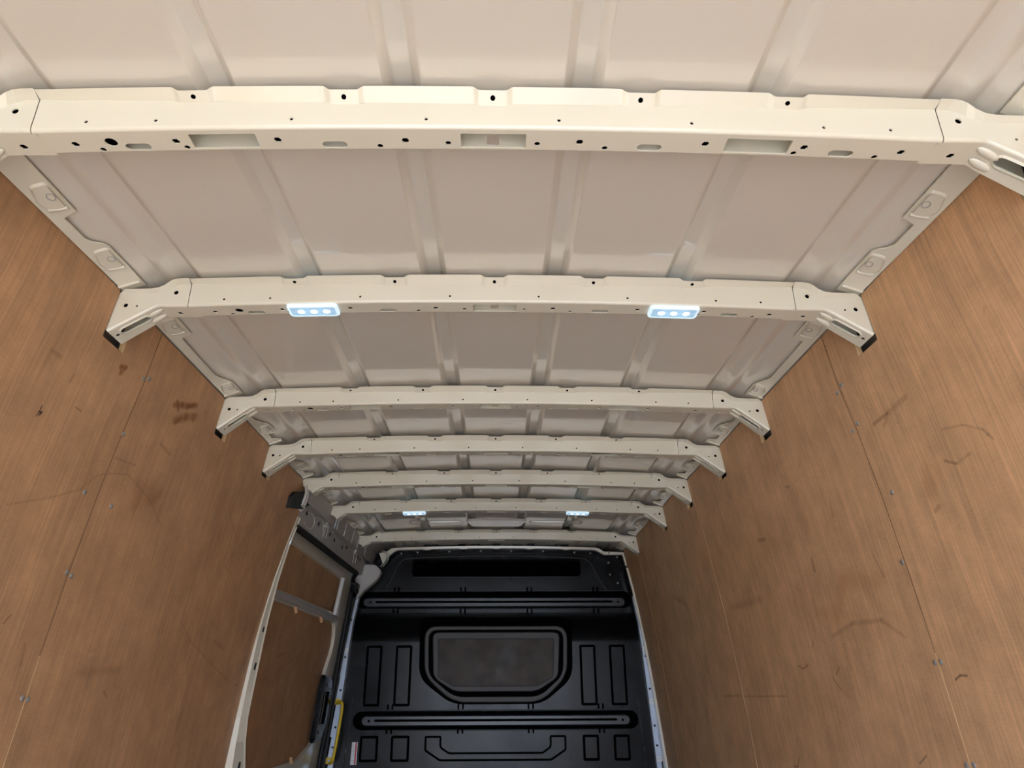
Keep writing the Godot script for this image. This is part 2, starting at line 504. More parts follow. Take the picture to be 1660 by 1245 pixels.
# ---------------------------------------------------------------- shell: ground, floor, ceiling, plywood walls
func build_shell() -> void:
	var mb := MB.new()
	mb.quad(Vector3(-60, -0.62, -60), Vector3(60, -0.62, -60), Vector3(60, -0.62, 60), Vector3(-60, -0.62, 60), Vector3.UP)
	var g := thing("ground", "sunlit pale concrete yard outside the open rear doors", "ground", Vector3(0, -0.62, 0), "", "structure")
	part("paving", mb, M.concrete, g)

	mb = MB.new()
	box(mb, Vector3(0, -0.02, (REAR_Z - 4.6) / 2), Vector3(0.99, 0, 0), Vector3(0, 0.02, 0), Vector3(0, 0, (REAR_Z + 4.6) / 2), 0.003)
	var fl := thing("floor", "pale brown plywood load floor of the van, below the picture", "floor", Vector3.ZERO, "", "structure")
	part("floor_board", mb, M.floor_wood, fl)

	# roof skin: one pressed panel per bay, ribs pressed upwards along the van
	var ce := thing("ceiling", "white painted steel roof skin with pressed lengthwise ribs", "ceiling", Vector3(0, 1.93, -2.1), "", "structure")
	var zs := [REAR_Z]
	for z in BOW_Z: zs.append(z)
	zs.append(-4.62)
	for i in zs.size() - 1:
		roof_bay(ce, zs[i], zs[i + 1], i == 7)
	mb = MB.new()
	box(mb, Vector3(0, 1.985, (REAR_Z - 4.7) / 2), Vector3(1.02, 0, 0), Vector3(0, 0.012, 0), Vector3(0, 0, (REAR_Z + 4.7) / 2), 0.004)
	part("outer_skin", mb, M.white_paint, ce)
	# pressings of the front bay
	mb = MB.new()
	slab(mb, fillet([Vector2(-0.17, -3.75), Vector2(-0.05, -3.71), Vector2(0.05, -3.71), Vector2(0.17, -3.75), Vector2(0.14, -3.90), Vector2(-0.14, -3.90)], 0.03), 0.009)
	part("antenna_pad", mb, M.roof_paint, ce)
	for s in [-1.0, 1.0]:
		mb = MB.new()
		slab(mb, stadium(Vector2(s * 0.275, -3.80), 0.20, 0.035), 0.006)
		part("pressed_bead", mb, M.roof_paint, ce)
		mb = MB.new()
		lathe(mb, Vector3(s * 0.43, roof_h(-3.79) - 0.0352 * 0.185 + 0.001, -3.79), Vector3(0, -1, 0), [Vector2(0.042, 0), Vector2(0.03, 0.006), Vector2(0.02, 0.014), Vector2(0.0, 0.015)], 16)
		part("pressed_boss", mb, M.roof_paint, ce)

	# plywood side walls
	var dk := Color(0.26, 0.16, 0.09)
	var rust := Color(0.42, 0.23, 0.08)
	var pale := Color(0.84, 0.68, 0.5)
	var ink := Color(0.1, 0.07, 0.05)
	var V := func(a: Array) -> Array:
		var o := []
		for i in range(0, a.size(), 2): o.append(Vector2(a[i], a[i + 1]))
		return o
	var left_a := [
		[V.call([-1.233, 1.601, -1.234, 1.591, -1.231, 1.58]), 0.0013, ink, 1.5, 0.4], [V.call([-1.232, 1.589, -1.2375, 1.591, -1.2365, 1.583, -1.241, 1.592, -1.2405, 1.587]), 0.0011, ink, 1.5, 0.4],
		[V.call([-1.401, 1.755, -1.42, 1.761, -1.413, 1.745]), 0.006, rust, 0.80, 0.7], [V.call([-1.405, 1.757, -1.409, 1.741]), 0.004, rust, 0.80, 0.6],
		[V.call([-1.323, 1.632, -1.344, 1.632]), 0.002, dk, 0.5, 0.5], [V.call([-1.277, 1.668, -1.279, 1.682]), 0.004, dk, 0.3, 0.8], [V.call([-1.193, 1.695, -1.224, 1.695]), 0.005, dk, 0.25, 0.8],
		[V.call([-1.252, 1.421, -1.362, 1.461, -1.442, 1.498, -1.476, 1.535, -1.51, 1.55]), 0.0025, dk, 0.22, 0.9],
		[V.call([-1.364, 1.231, -1.376, 1.246]), 0.0016, ink, 0.7, 0.5], [V.call([-1.455, 1.163, -1.447, 1.199]), 0.004, dk, 0.3, 0.8], [V.call([-1.445, 1.128, -1.474, 1.092]), 0.009, pale, 0.25, 0.8]]
	var left_b := [
		[V.call([-1.665, 1.769, -1.70, 1.782, -1.73, 1.79, -1.773, 1.809]), 0.009, rust, 0.92, 0.7], [V.call([-1.672, 1.781, -1.69, 1.765]), 0.006, rust, 0.95, 0.5], [V.call([-1.74, 1.794, -1.76, 1.806]), 0.006, rust, 0.90, 0.5],
		[V.call([-1.693, 1.738, -1.738, 1.763, -1.788, 1.783]), 0.012, rust, 0.72, 0.7], [V.call([-1.70, 1.735, -1.715, 1.75]), 0.006, rust, 0.80, 0.5], [V.call([-1.775, 1.782, -1.78, 1.768]), 0.006, rust, 0.80, 0.5],
		[V.call([-1.64, 1.56, -1.759, 1.567, -1.736, 1.542, -1.661, 1.513, -1.66, 1.54, -1.74, 1.553]), 0.015, rust, 0.2, 0.9],
		[V.call([-1.51, 1.55, -1.587, 1.569, -1.719, 1.542, -1.814, 1.5, -1.83, 1.40]), 0.0022, dk, 0.24, 0.9], [V.call([-1.674, 1.67, -1.735, 1.661]), 0.005, dk, 0.3, 0.8], [V.call([-1.516, 1.587, -1.605, 1.595]), 0.003, dk, 0.3, 0.8],
		[V.call([-1.644, 1.197, -1.684, 1.187, -1.716, 1.192]), 0.005, pale, 0.5, 0.8], [V.call([-1.669, 1.151, -1.843, 1.161]), 0.01, dk, 0.22, 0.9], [V.call([-2.1, 1.292, -2.194, 1.243, -2.372, 1.195, -2.598, 1.134]), 0.0024, dk, 0.3, 0.8],
		[V.call([-2.276, 1.057, -2.271, 1.007]), 0.002, dk, 0.6, 0.6], [V.call([-2.659, 1.125, -2.699, 1.122]), 0.002, ink, 0.5, 0.6], [V.call([-2.376, 1.252, -2.471, 1.234]), 0.009, dk, 0.3, 0.9],
		[V.call([-2.397, 0.903, -2.401, 0.917]), 0.002, ink, 0.6, 0.6], [V.call([-1.793, 1.114, -1.815, 1.1]), 0.003, dk, 0.4, 0.7], [V.call([-2.2, 1.62, -2.4, 1.52, -2.38, 1.45, -2.3, 1.47, -2.42, 1.60]), 0.0022, dk, 0.25, 0.8],
		[V.call([-2.72, 1.33, -2.71, 1.2]), 0.02, rust, 0.25, 0.9]]
	var right_a := [
		[V.call([-1.436, 1.641, -1.375, 1.644]), 0.0045, dk, 0.5, 0.6], [V.call([-1.375, 1.644, -1.297, 1.65]), 0.006, dk, 0.28, 0.8], [V.call([-1.403, 1.626, -1.386, 1.635]), 0.006, dk, 0.28, 0.8],
		[V.call([-1.264, 1.508, -1.236, 1.494]), 0.003, dk, 0.55, 0.6], [V.call([-1.236, 1.494, -1.19, 1.50]), 0.003, dk, 0.25, 0.7], [V.call([-1.138, 1.526, -1.132, 1.515, -1.125, 1.505]), 0.003, dk, 0.4, 0.7],
		[V.call([-1.236, 1.56, -1.18, 1.549, -1.138, 1.526]), 0.0025, dk, 0.28, 0.8], [V.call([-1.346, 1.431, -1.328, 1.437]), 0.005, dk, 0.35, 0.7], [V.call([-1.466, 1.13, -1.446, 1.138, -1.425, 1.137]), 0.0022, ink, 0.75, 0.5],
		[V.call([-1.32, 1.51, -1.34, 1.47, -1.30, 1.49]), 0.02, rust, 0.12, 0.9]]
	var right_b := [
		[V.call([-1.831, 1.585, -1.741, 1.589, -1.713, 1.599]), 0.004, pale, 0.4, 0.8], [V.call([-1.948, 1.637, -1.944, 1.63]), 0.0028, ink, 0.75, 0.5], [V.call([-1.935, 1.635, -1.932, 1.629]), 0.0028, ink, 0.75, 0.5],
		[V.call([-2.263, 1.542, -2.207, 1.535]), 0.006, dk, 0.45, 0.7], [V.call([-1.734, 1.548, -1.742, 1.506]), 0.003, dk, 0.4, 0.7], [V.call([-1.932, 1.429, -1.935, 1.404]), 0.009, dk, 0.42, 0.6],
		[V.call([-1.986, 1.301, -1.877, 1.286, -1.802, 1.355, -1.618, 1.337]), 0.024, rust, 0.2, 0.9], [V.call([-1.94, 1.236, -1.815, 1.258, -1.672, 1.255, -1.601, 1.217]), 0.006, dk, 0.28, 0.8],
		[V.call([-2.214, 1.17, -2.184, 1.161, -2.143, 1.171]), 0.0025, dk, 0.65, 0.5], [V.call([-1.978, 1.145, -1.949, 1.162]), 0.0022, dk, 0.65, 0.5], [V.call([-2.006, 1.136, -1.973, 1.108]), 0.0025, dk, 0.65, 0.5],
		[V.call([-1.889, 1.216, -1.89, 1.153]), 0.0018, dk, 0.6, 0.5], [V.call([-2.43, 0.889, -2.399, 0.891, -2.374, 0.916]), 0.0028, ink, 0.6, 0.5], [V.call([-1.688, 0.966, -1.652, 0.984]), 0.002, ink, 0.6, 0.5],
		[V.call([-2.78, 1.078, -2.367, 1.086]), 0.003, dk, 0.35, 0.8], [V.call([-1.62, 1.392, -1.605, 1.341]), 0.0022, dk, 0.5, 0.6], [V.call([-2.089, 1.212, -2.063, 1.23]), 0.002, dk, 0.5, 0.6],
		[V.call([-2.685, 1.375, -2.374, 1.373]), 0.012, dk, 0.22, 0.9], [V.call([-2.599, 1.472, -2.619, 1.424]), 0.004, dk, 0.4, 0.7]]
	var right_c := [[V.call([-3.324, 1.017, -3.36, 0.939]), 0.004, ink, 0.6, 0.6], [V.call([-3.014, 1.075, -2.82, 1.08]), 0.004, dk, 0.35, 0.8], [V.call([-3.5, 1.5, -3.3, 1.45]), 0.012, dk, 0.25, 0.9]]
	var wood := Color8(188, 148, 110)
	var wood_r_lit := Color8(206, 165, 124)  # paler than the left sheets: this side's brighter light put into the tint
	var wl := thing("wall_left", "left side wall lined with brown plywood sheets carrying brush stains and pencil mark", "wall", Vector3(-0.9, 0, -1.4), "", "structure")
	ply_sheet(wl, -1.0, -0.222, -1.504, ply_material("plywood_left_rear", -0.222, -1.504, 0.6, 1.9, left_a, 11, wood))
	ply_sheet(wl, -1.0, REAR_Z, -0.22, M.plywood_left_rear)
	ply_sheet(wl, -1.0, -1.5065, -2.87, ply_material("plywood_left_front", -1.504, -2.87, 0.6, 1.9, left_b, 23, wood))
	var wr := thing("wall_right", "right side wall lined with brown plywood sheets carrying scratches and smears", "wall", Vector3(0.9, 0, -2.0), "", "structure")
	ply_sheet(wr, 1.0, -0.222, -1.504, ply_material("plywood_right_rear", -0.222, -1.504, 0.6, 1.9, right_a, 37, wood_r_lit))
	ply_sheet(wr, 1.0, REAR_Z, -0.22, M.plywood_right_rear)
	ply_sheet(wr, 1.0, -1.5065, -2.782, ply_material("plywood_right_middle", -1.504, -2.785, 0.6, 1.9, right_b, 41, wood_r_lit))
	ply_sheet(wr, 1.0, -2.785, -4.03, ply_material("plywood_right_front", -2.785, -4.03, 0.6, 1.9, right_c, 53, wood_r_lit))
	ply_sheet(wr, 1.0, -4.033, -4.40, M.plywood_right_front)
	for q in [[-1.0, -1.519, 1.777], [-1.0, -1.496, 1.768], [-1.0, -1.511, 1.64], [-1.0, -1.457, 1.495], [-1.0, -1.569, 1.491], [-1.0, -1.498, 1.339], [-1.0, -1.517, 1.335], [-1.0, -1.494, 1.105], [-1.0, -1.513, 1.102],
			[1.0, -1.493, 1.756], [1.0, -1.52, 1.748], [1.0, -1.492, 1.663], [1.0, -1.521, 1.655], [1.0, -1.463, 1.498], [1.0, -1.515, 1.36], [1.0, -1.516, 1.162], [1.0, -1.495, 1.163], [1.0, -1.516, 0.979], [1.0, -1.492, 0.982]]:
		mb = MB.new()
		var nn := prof_n(q[2], q[0])
		lathe(mb, side(Vector2(q[1], q[2]), q[0]), nn, [Vector2(0.0062, -0.001), Vector2(0.0058, 0.0012), Vector2(0.004, 0.0026), Vector2(0.0022, 0.003), Vector2(0.0018, 0.0012), Vector2(0.0, 0.001)], 12)
		part("screw", mb, M.screw_metal, wl if q[0] < 0 else wr)
	var rd := thing("door_2", "unseen right rear door added open behind the camera to shade the left wall", "door", Vector3(0.96, 0.0, REAR_Z + 0.46), "", "structure")  # added unseen door, placed to shade the left wall
	mb = MB.new()
	box(mb, Vector3(0.985, 0.95, REAR_Z + 0.47), Vector3(0.03, 0, 0), Vector3(0, 1.0, 0), Vector3(0, 0, 0.45), 0.012)
	part("door_shell", mb, M.white_paint, rd)
	mb = MB.new()
	box(mb, Vector3(0.948, 0.9, REAR_Z + 0.47), Vector3(0.006, 0, 0), Vector3(0, 0.85, 0), Vector3(0, 0, 0.40), 0.002)
	part("plywood_panel", mb, M.plywood_right_front, rd)
	# outer steel of the body sides
	for s in [-1.0, 1.0]:
		for seg in ([[REAR_Z, -2.90], [-4.36, -5.15]] if s < 0 else [[REAR_Z, -5.15]]):
			mb = MB.new()
			var ys := [-0.62, 0.3, 0.7, 1.0, 1.34, 1.64, 1.89, 1.98]
			for o in [0.05, 0.075]:
				for i in ys.size() - 1:
					mb.quadn(side(Vector2(seg[0], ys[i]), s, o), side(Vector2(seg[1], ys[i]), s, o), side(Vector2(seg[1], ys[i + 1]), s, o), side(Vector2(seg[0], ys[i + 1]), s, o), prof_n(ys[i], s), prof_n(ys[i], s), prof_n(ys[i + 1], s), prof_n(ys[i + 1], s))
			for z in seg:
				for i in ys.size() - 1:
					mb.quad(side(Vector2(z, ys[i]), s, 0.05), side(Vector2(z, ys[i]), s, 0.075), side(Vector2(z, ys[i + 1]), s, 0.075), side(Vector2(z, ys[i + 1]), s, 0.05), Vector3(0, 0, 1))
			part("outer_skin", mb, M.primer_grey, wl if s < 0 else wr)


func slab(mb: MB, p: PackedVector2Array, h: float) -> void:   # low pressing that hangs below the roof skin; p = (x, z)
	var at := func(q: Vector2, d: float) -> Vector3: return Vector3(q.x, roof_h(q.y) - CROWN * q.x * q.x + 0.001 - d, q.y)
	var q := shrink(p, h * 1.3)
	sheet(mb, q, [], [0.0], func(a): return at.call(a, h), func(_a): return Vector3.DOWN)
	# sloping sides: match the inner outline to the outer by angle
	var c := bounds(p).get_center()
	var inner := PackedVector2Array()
	for a in p: inner.append(c + (a - c) * (1.0 - h * 1.3 / maxf(a.distance_to(c), 0.02)))
	rim(mb, p, at, 0.0, h, 1.0, inner)


func rib_profile(front: bool) -> Array:   # half profile of the roof skin: Vector2(x, rise)
	var o := [Vector2(0, 0)]
	for c in ([0.50, 0.57] if front else [0.129, 0.391]):
		var w := 0.019 if front else 0.026
		var d := 0.005 if front else 0.015
		o.append_array([Vector2(c - w - 0.004, 0), Vector2(c - w, -0.0006), Vector2(c - w + 0.011, d - 0.0015), Vector2(c - w + 0.0145, d), Vector2(c + w - 0.0145, d), Vector2(c + w - 0.011, d - 0.0015), Vector2(c + w, -0.0006), Vector2(c + w + 0.004, 0)])
	o.append_array([Vector2(0.611, 0), Vector2(0.616, -0.0006), Vector2(0.628, 0.010), Vector2(0.633, 0.011), Vector2(0.655, 0.0105), Vector2(0.662, 0.0095), Vector2(0.674, 0.0045), Vector2(0.684, 0.0035), Vector2(0.697, 0.0075), Vector2(0.705, 0.008), Vector2(0.714, 0.004), Vector2(0.722, 0.0005), Vector2(0.735, -0.001), Vector2(0.765, -0.005), Vector2(0.80, -0.02)])
	return o

func roof_bay(ce: Node3D, z0: float, z1: float, front: bool) -> void:
	var half := rib_profile(front)
	var pr := []
	for i in range(half.size() - 1, 0, -1): pr.append(Vector2(-half[i].x, half[i].y))
	pr.append_array(half)
	var fine := []
	for i in pr.size() - 1:     # long flats are divided so that the crown stays smooth
		var k := maxi(1, int(ceil((pr[i + 1].x - pr[i].x) / 0.06)))
		for j in k: fine.append(pr[i].lerp(pr[i + 1], float(j) / k))
	fine.append(pr[-1])
	var nz := 4
	var nrm := []
	for i in fine.size():
		var a: Vector2 = fine[maxi(i - 1, 0)]
		var b: Vector2 = fine[mini(i + 1, fine.size() - 1)]
		var sl: float = (b.y - a.y) / (b.x - a.x) - 2.0 * CROWN * fine[i].x
		nrm.append(Vector3(sl, -1, 0).normalized())
	var mb := MB.new()
	for j in nz:
		var za := lerpf(z0, z1, float(j) / nz)
		var zb := lerpf(z0, z1, float(j + 1) / nz)
		for i in fine.size() - 1:
			var p: Vector2 = fine[i]
			var q: Vector2 = fine[i + 1]
			var cp := -CROWN * p.x * p.x + p.y
			var cq := -CROWN * q.x * q.x + q.y
			mb.quadn(Vector3(p.x, roof_h(za) + cp, za), Vector3(q.x, roof_h(za) + cq, za), Vector3(q.x, roof_h(zb) + cq, zb), Vector3(p.x, roof_h(zb) + cp, zb), nrm[i], nrm[i + 1], nrm[i + 1], nrm[i])
	part("roof_panel", mb, M.roof_paint, ce)


# one sheet of plywood on a side wall; cut-outs at the top where the roof bows reach through
func ply_sheet(parent: Node3D, s: float, z0: float, z1: float, m: Material) -> void:
	var top := 1.886
	var cols := [z0, z1]
	var notch := []
	for i in 7:
		if s < 0 and i > 3: continue
		notch.append([BOW_Z[i] + 0.003, BOW_Z[i] - 0.080])
	for q in notch:
		for z in q:
			if z < z0 and z > z1: cols.append(z)
	cols.sort()
	var mb := MB.new()
	var ed := MB.new()
	var br := MB.new()
	var ys := [0.0, 0.35, 0.7, 0.85, 1.0, 1.09, 1.18, 1.26, 1.34, 1.42, 1.5, 1.57, 1.64, 1.7, 1.763, 1.781, 1.83, top]
	for c in cols.size() - 1:
		var za: float = cols[c]
		var zb: float = cols[c + 1]
		var mid := (za + zb) / 2.0
		var cut := false
		for q in notch:
			if mid < q[0] and mid > q[1]: cut = true
		for i in ys.size() - 1:
			if cut and ys[i] > 1.77: break
			var P := [Vector2(za, ys[i]), Vector2(zb, ys[i]), Vector2(zb, ys[i + 1]), Vector2(za, ys[i + 1])]
			var U := []
			for p in P: U.append(ply_uv(p, m))
			var n0 := prof_n(ys[i], s)
			var n1 := prof_n(ys[i + 1], s)
			mb.tri(side(P[0], s), side(P[1], s), side(P[2], s), n0, n0, n1, U[0], U[1], U[2])
			mb.tri(side(P[0], s), side(P[2], s), side(P[3], s), n0, n1, n1, U[0], U[2], U[3])
			for z in [za, zb]:      # end grain, only where the sheet really ends
				var open: bool = absf(z - z0) < 1e-4 or absf(z - z1) < 1e-4
				if not cut and ys[i] > 1.77:
					for q in notch:
						if absf(z - q[0]) < 1e-4 or absf(z - q[1]) < 1e-4: open = true
				if open:
					var seam: bool = absf(z - z0) < 1e-4 or absf(z - z1) < 1e-4
					(br if seam and ys[i] > 1.17 and z > -2.0 else ed).quad(side(Vector2(z, ys[i]), s, -0.0002), side(Vector2(z, ys[i + 1]), s, -0.0002), side(Vector2(z, ys[i + 1]), s, 0.012), side(Vector2(z, ys[i]), s, 0.012), Vector3(0, 0, 1 if z == zb else -1))
		var yt: float = 1.781 if cut else top
		ed.quad(side(Vector2(za, yt), s), side(Vector2(zb, yt), s), side(Vector2(zb, yt), s, 0.012), side(Vector2(za, yt), s, 0.012), Vector3.UP)
	var sh := part("plywood_sheet", mb, m, parent)
	part("sheet_edge", ed, M.cream_ply, sh)
	if br.v.size(): part("sheet_edge", br, M.edge_brown, sh)

func ply_uv(p: Vector2, m: Material) -> Vector2:
	var r := {"plywood_left_rear": [-0.222, -1.504], "plywood_left_front": [-1.504, -2.87], "plywood_right_rear": [-0.222, -1.504], "plywood_right_middle": [-1.504, -2.785], "plywood_right_front": [-2.785, -4.03]}
	var z: Array = r[m.resource_name]
	return Vector2(fposmod((z[0] - p.x) / (z[0] - z[1]), 1.0001), clampf((1.9 - p.y) / 1.3, 0.0, 1.0))


# ---------------------------------------------------------------- roof bows
func crease(x: float) -> float: return -0.0175 + 0.031 * x * x
const LOW := -0.0595
const R := 0.0055

func notch_depth(x: float) -> float:     # the flange steps down round each of its five bolt holes
	var d := 1.0
	for c in [-0.42, -0.21, 0.0, 0.21, 0.42]:
		d = minf(d, absf(x - c))
	return 1.0 - smoothstep(0.0185, 0.029, d)

func bow_at(x: float, y: float, z: float) -> Vector3: return Vector3(x, y - CROWN * x * x, z)

func build_bows() -> void:
	# crossbar, in the frame of its centre bolt hole
	var cb := MB.new()
	var cuts := []
	for i in 53: cuts.append(-0.65 + 0.025 * i)
	for c in [-0.42, -0.21, 0.0, 0.21, 0.42]:
		for d in [-0.029, -0.0255, -0.022, -0.0185, 0.0185, 0.022, 0.0255, 0.029]: cuts.append(c + d)
	var E := 0.636
	# flange
	var fl_at := func(p: Vector2) -> Vector3:   # p.y 0 at the crease .. 1 at the free edge
		var k := notch_depth(p.x)
		var y0 := crease(p.x) - 0.0035 * k
		return bow_at(p.x, lerpf(y0, -0.0025 - 0.0055 * k, p.y), lerpf(0.0, 0.0165 - 0.001 * k, p.y))
	var fl_n := func(p: Vector2) -> Vector3:
		var a: Vector3 = fl_at.call(Vector2(p.x, 0)); var b: Vector3 = fl_at.call(Vector2(p.x, 1))
		var c: Vector3 = fl_at.call(Vector2(p.x + 0.001, p.y)); var d: Vector3 = fl_at.call(Vector2(p.x - 0.001, p.y))
		var g := (b - a).cross(c - d).normalized()
		return g if g.y < 0.0 else -g
	var fh := []
	for c in [-0.42, -0.21, 0.0, 0.21, 0.42]:
		var h := PackedVector2Array()
		for q in circle(Vector2.ZERO, 1.0): h.append(Vector2(c + q.x * 0.0036, 0.5 + q.y * 0.19))
		fh.append(h)
	sheet(cb, rect(-E, 0, E, 1), fh, cuts, fl_at, fl_n)
	for i in cuts.size():      # the flange's edge has thickness
		pass
	# rear face
	var face_h := []
	for x in [0.0935, 0.2815, 0.469, 0.564]:
		for s in [-1.0, 1.0]: face_h.append(circle(Vector2(s * x, -0.0452), 0.0026, 10))
	var fo := PackedVector2Array()
	for i in 53:
		var x := -E + 2 * E * i / 52.0
		fo.append(Vector2(x, LOW + R))
	for i in 160:
		var x := E - 2 * E * i / 159.0
		fo.append(Vector2(x, crease(x) - 0.0035 * notch_depth(x)))
	sheet(cb, fo, face_h, cuts, func(p): return bow_at(p.x, p.y, 0), func(_p): return Vector3(0, 0, 1))
	var into := func(p: Vector2, d: float) -> Vector3: return bow_at(p.x, p.y, -d)
	for h in face_h: rim(cb, h, into, 0.0, 0.002, -1.0)
	# rounded lower edge, bottom, front edge, front wall
	var arc := func(z: float, dz: float, y: float) -> void:
		for i in 52:
			var xa := -E + 2 * E * i / 52.0
			var xb := -E + 2 * E * (i + 1) / 52.0
			for j in 4:
				var a0 := PI / 2 * j / 4.0
				var a1 := PI / 2 * (j + 1) / 4.0
				var n0 := Vector3(0, -sin(a0), cos(a0) * dz)
				var n1 := Vector3(0, -sin(a1), cos(a1) * dz)
				cb.quadn(bow_at(xa, y, z) + n0 * R, bow_at(xb, y, z) + n0 * R, bow_at(xb, y, z) + n1 * R, bow_at(xa, y, z) + n1 * R, n0, n0, n1, n1)
	arc.call(-R, 1.0, LOW + R)
	arc.call(-0.0485 + R, -1.0, LOW + R)
	var bh := []
	for q in [[0.59, 0.0282], [0.449, 0.0260], [0.306, 0.0252], [0.125, 0.027]]:
		for s in [-1.0, 1.0]:
			var h := PackedVector2Array()
			for j in 6: h.append(Vector2(s * q[0], -q[1]) + Vector2.from_angle(TAU * j / 6.0) * 0.0058)
			bh.append(h)
	bh.append(circle(Vector2(-0.539, -0.0255), 0.0086, 16))
	for q in [[0.557, 0.040], [0.438, 0.0385], [0.1625, 0.0385], [0.064, 0.032]]:
		for s in [-1.0, 1.0]: bh.append(circle(Vector2(s * q[0], -q[1]), 0.0044, 12))
	for q in [0.5055, 0.227]:
		for s in [-1.0, 1.0]: bh.append(stadium(Vector2(s * q, -0.0355), 0.036, 0.0135))
	for x in [-0.381, 0.001, 0.3815]: bh.append(rect(x - 0.0465, -0.0408, x + 0.0465, -0.0122, 0.0022))
	var bat := func(p: Vector2, d: float) -> Vector3: return bow_at(p.x, LOW + d, p.y)
	sheet(cb, rect(-E + 0.006, -0.0485 + R, E - 0.006, -R), bh, cuts, func(p): return bat.call(p, 0.0), func(p): return Vector3(-2 * CROWN * p.x, -1, 0).normalized())
	for h in bh: rim(cb, h, bat, 0.0, 0.0022, -1.0)
	sheet(cb, rect(-E, LOW + R, E, 0.004), [rect(-0.009, -0.047, 0.009, -0.03, 0.001)], cuts, func(p): return bow_at(p.x, p.y, -0.0485), func(_p): return Vector3(0, 0, -1))
	sheet(cb, rect(-E, 0, E, 1), [], cuts, func(p): return bow_at(p.x, 0.004, -0.0485 - 0.015 * p.y), func(_p): return Vector3.DOWN)
	var bar_mesh := cb.mesh(M.white_paint)
	# added black shade nuts behind the small holes: they stand for the dark inside
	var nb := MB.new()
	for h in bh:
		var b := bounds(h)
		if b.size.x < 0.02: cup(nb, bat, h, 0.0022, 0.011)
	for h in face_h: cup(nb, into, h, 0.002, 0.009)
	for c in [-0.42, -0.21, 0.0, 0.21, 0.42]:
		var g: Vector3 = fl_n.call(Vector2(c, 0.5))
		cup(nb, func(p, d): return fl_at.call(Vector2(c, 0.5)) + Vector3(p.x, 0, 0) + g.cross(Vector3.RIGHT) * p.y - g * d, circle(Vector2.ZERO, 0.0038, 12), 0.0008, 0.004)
	var cup_mesh := nb.mesh(M.dull_black)

	var words := [
		"white steel roof bow nearest the camera, its slots open and no lamps",
		"white roof bow carrying the two nearest lit lamps, second from the camera",
		"white roof bow third from the camera, with pale open slots underneath",
		"white roof bow fourth from the camera, with black-looking slots underneath",
		"white roof bow fifth from the camera, its left end above the black foam block",
		"white roof bow carrying the two far lit lamps near the bulkhead",
		"white roof bow closest in front of the roof header above the bulkhead"]
	for i in 7:
		var o := thing("roof_bow", words[i], "roof beam", Vector3(0, BOW_H[i], BOW_Z[i]), "roof bows across the van ceiling")
		var bar := MeshInstance3D.new()
		bar.name = "crossbar"
		bar.mesh = bar_mesh
		var tall: float = [1.03, 0.985, 0.86, 0.92, 0.97, 0.94, 0.92][i]     # the bows are not all equally deep
		bar.scale = Vector3(1, tall, 1)
		o.add_child(bar)
		if i == 3:  # black plates added above these slots make them look black
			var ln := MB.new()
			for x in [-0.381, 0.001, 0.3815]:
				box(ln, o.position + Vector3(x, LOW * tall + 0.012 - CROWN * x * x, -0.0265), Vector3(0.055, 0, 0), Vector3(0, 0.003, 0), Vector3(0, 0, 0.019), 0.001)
				part("dark_backing", ln, M.dull_black, o)
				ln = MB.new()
		var cups := MeshInstance3D.new()
		cups.name = "shade_cups"
		cups.mesh = cup_mesh
		cups.set_meta("kind", "stuff")
		cups.scale = bar.scale
		o.add_child(cups)
		bracket(o, 1.0, false, (1.0 - tall) * 0.074)
		bracket(o, -1.0, i > 3, (1.0 - tall) * 0.074)
		if i == 0:     # a workshop pen mark under the nearest bow
			var pm := MB.new()
			var c := Vector3(0.086, LOW - 0.0006, -0.0225)
			for q in [[-0.003, 0.004, 0.000, -0.003], [0.000, -0.003, -0.004, 0.001], [-0.004, 0.001, 0.004, -0.001]]:
				var a := Vector3(q[0], 0, q[1]); var b := Vector3(q[2], 0, q[3])
				var w := (b - a).cross(Vector3.UP).normalized() * 0.0005
				pm.quad(c + a - w, c + b - w, c + b + w, c + a + w, Vector3.DOWN)
			for k in pm.v.size(): pm.v[k] += o.position
			part("pen_mark", pm, M.pen_ink, o, "small dark pen scribble")
	for i in [1, 5]:
		for s in [-1.0, 1.0]:
			lamp(i, s)
	build_header()


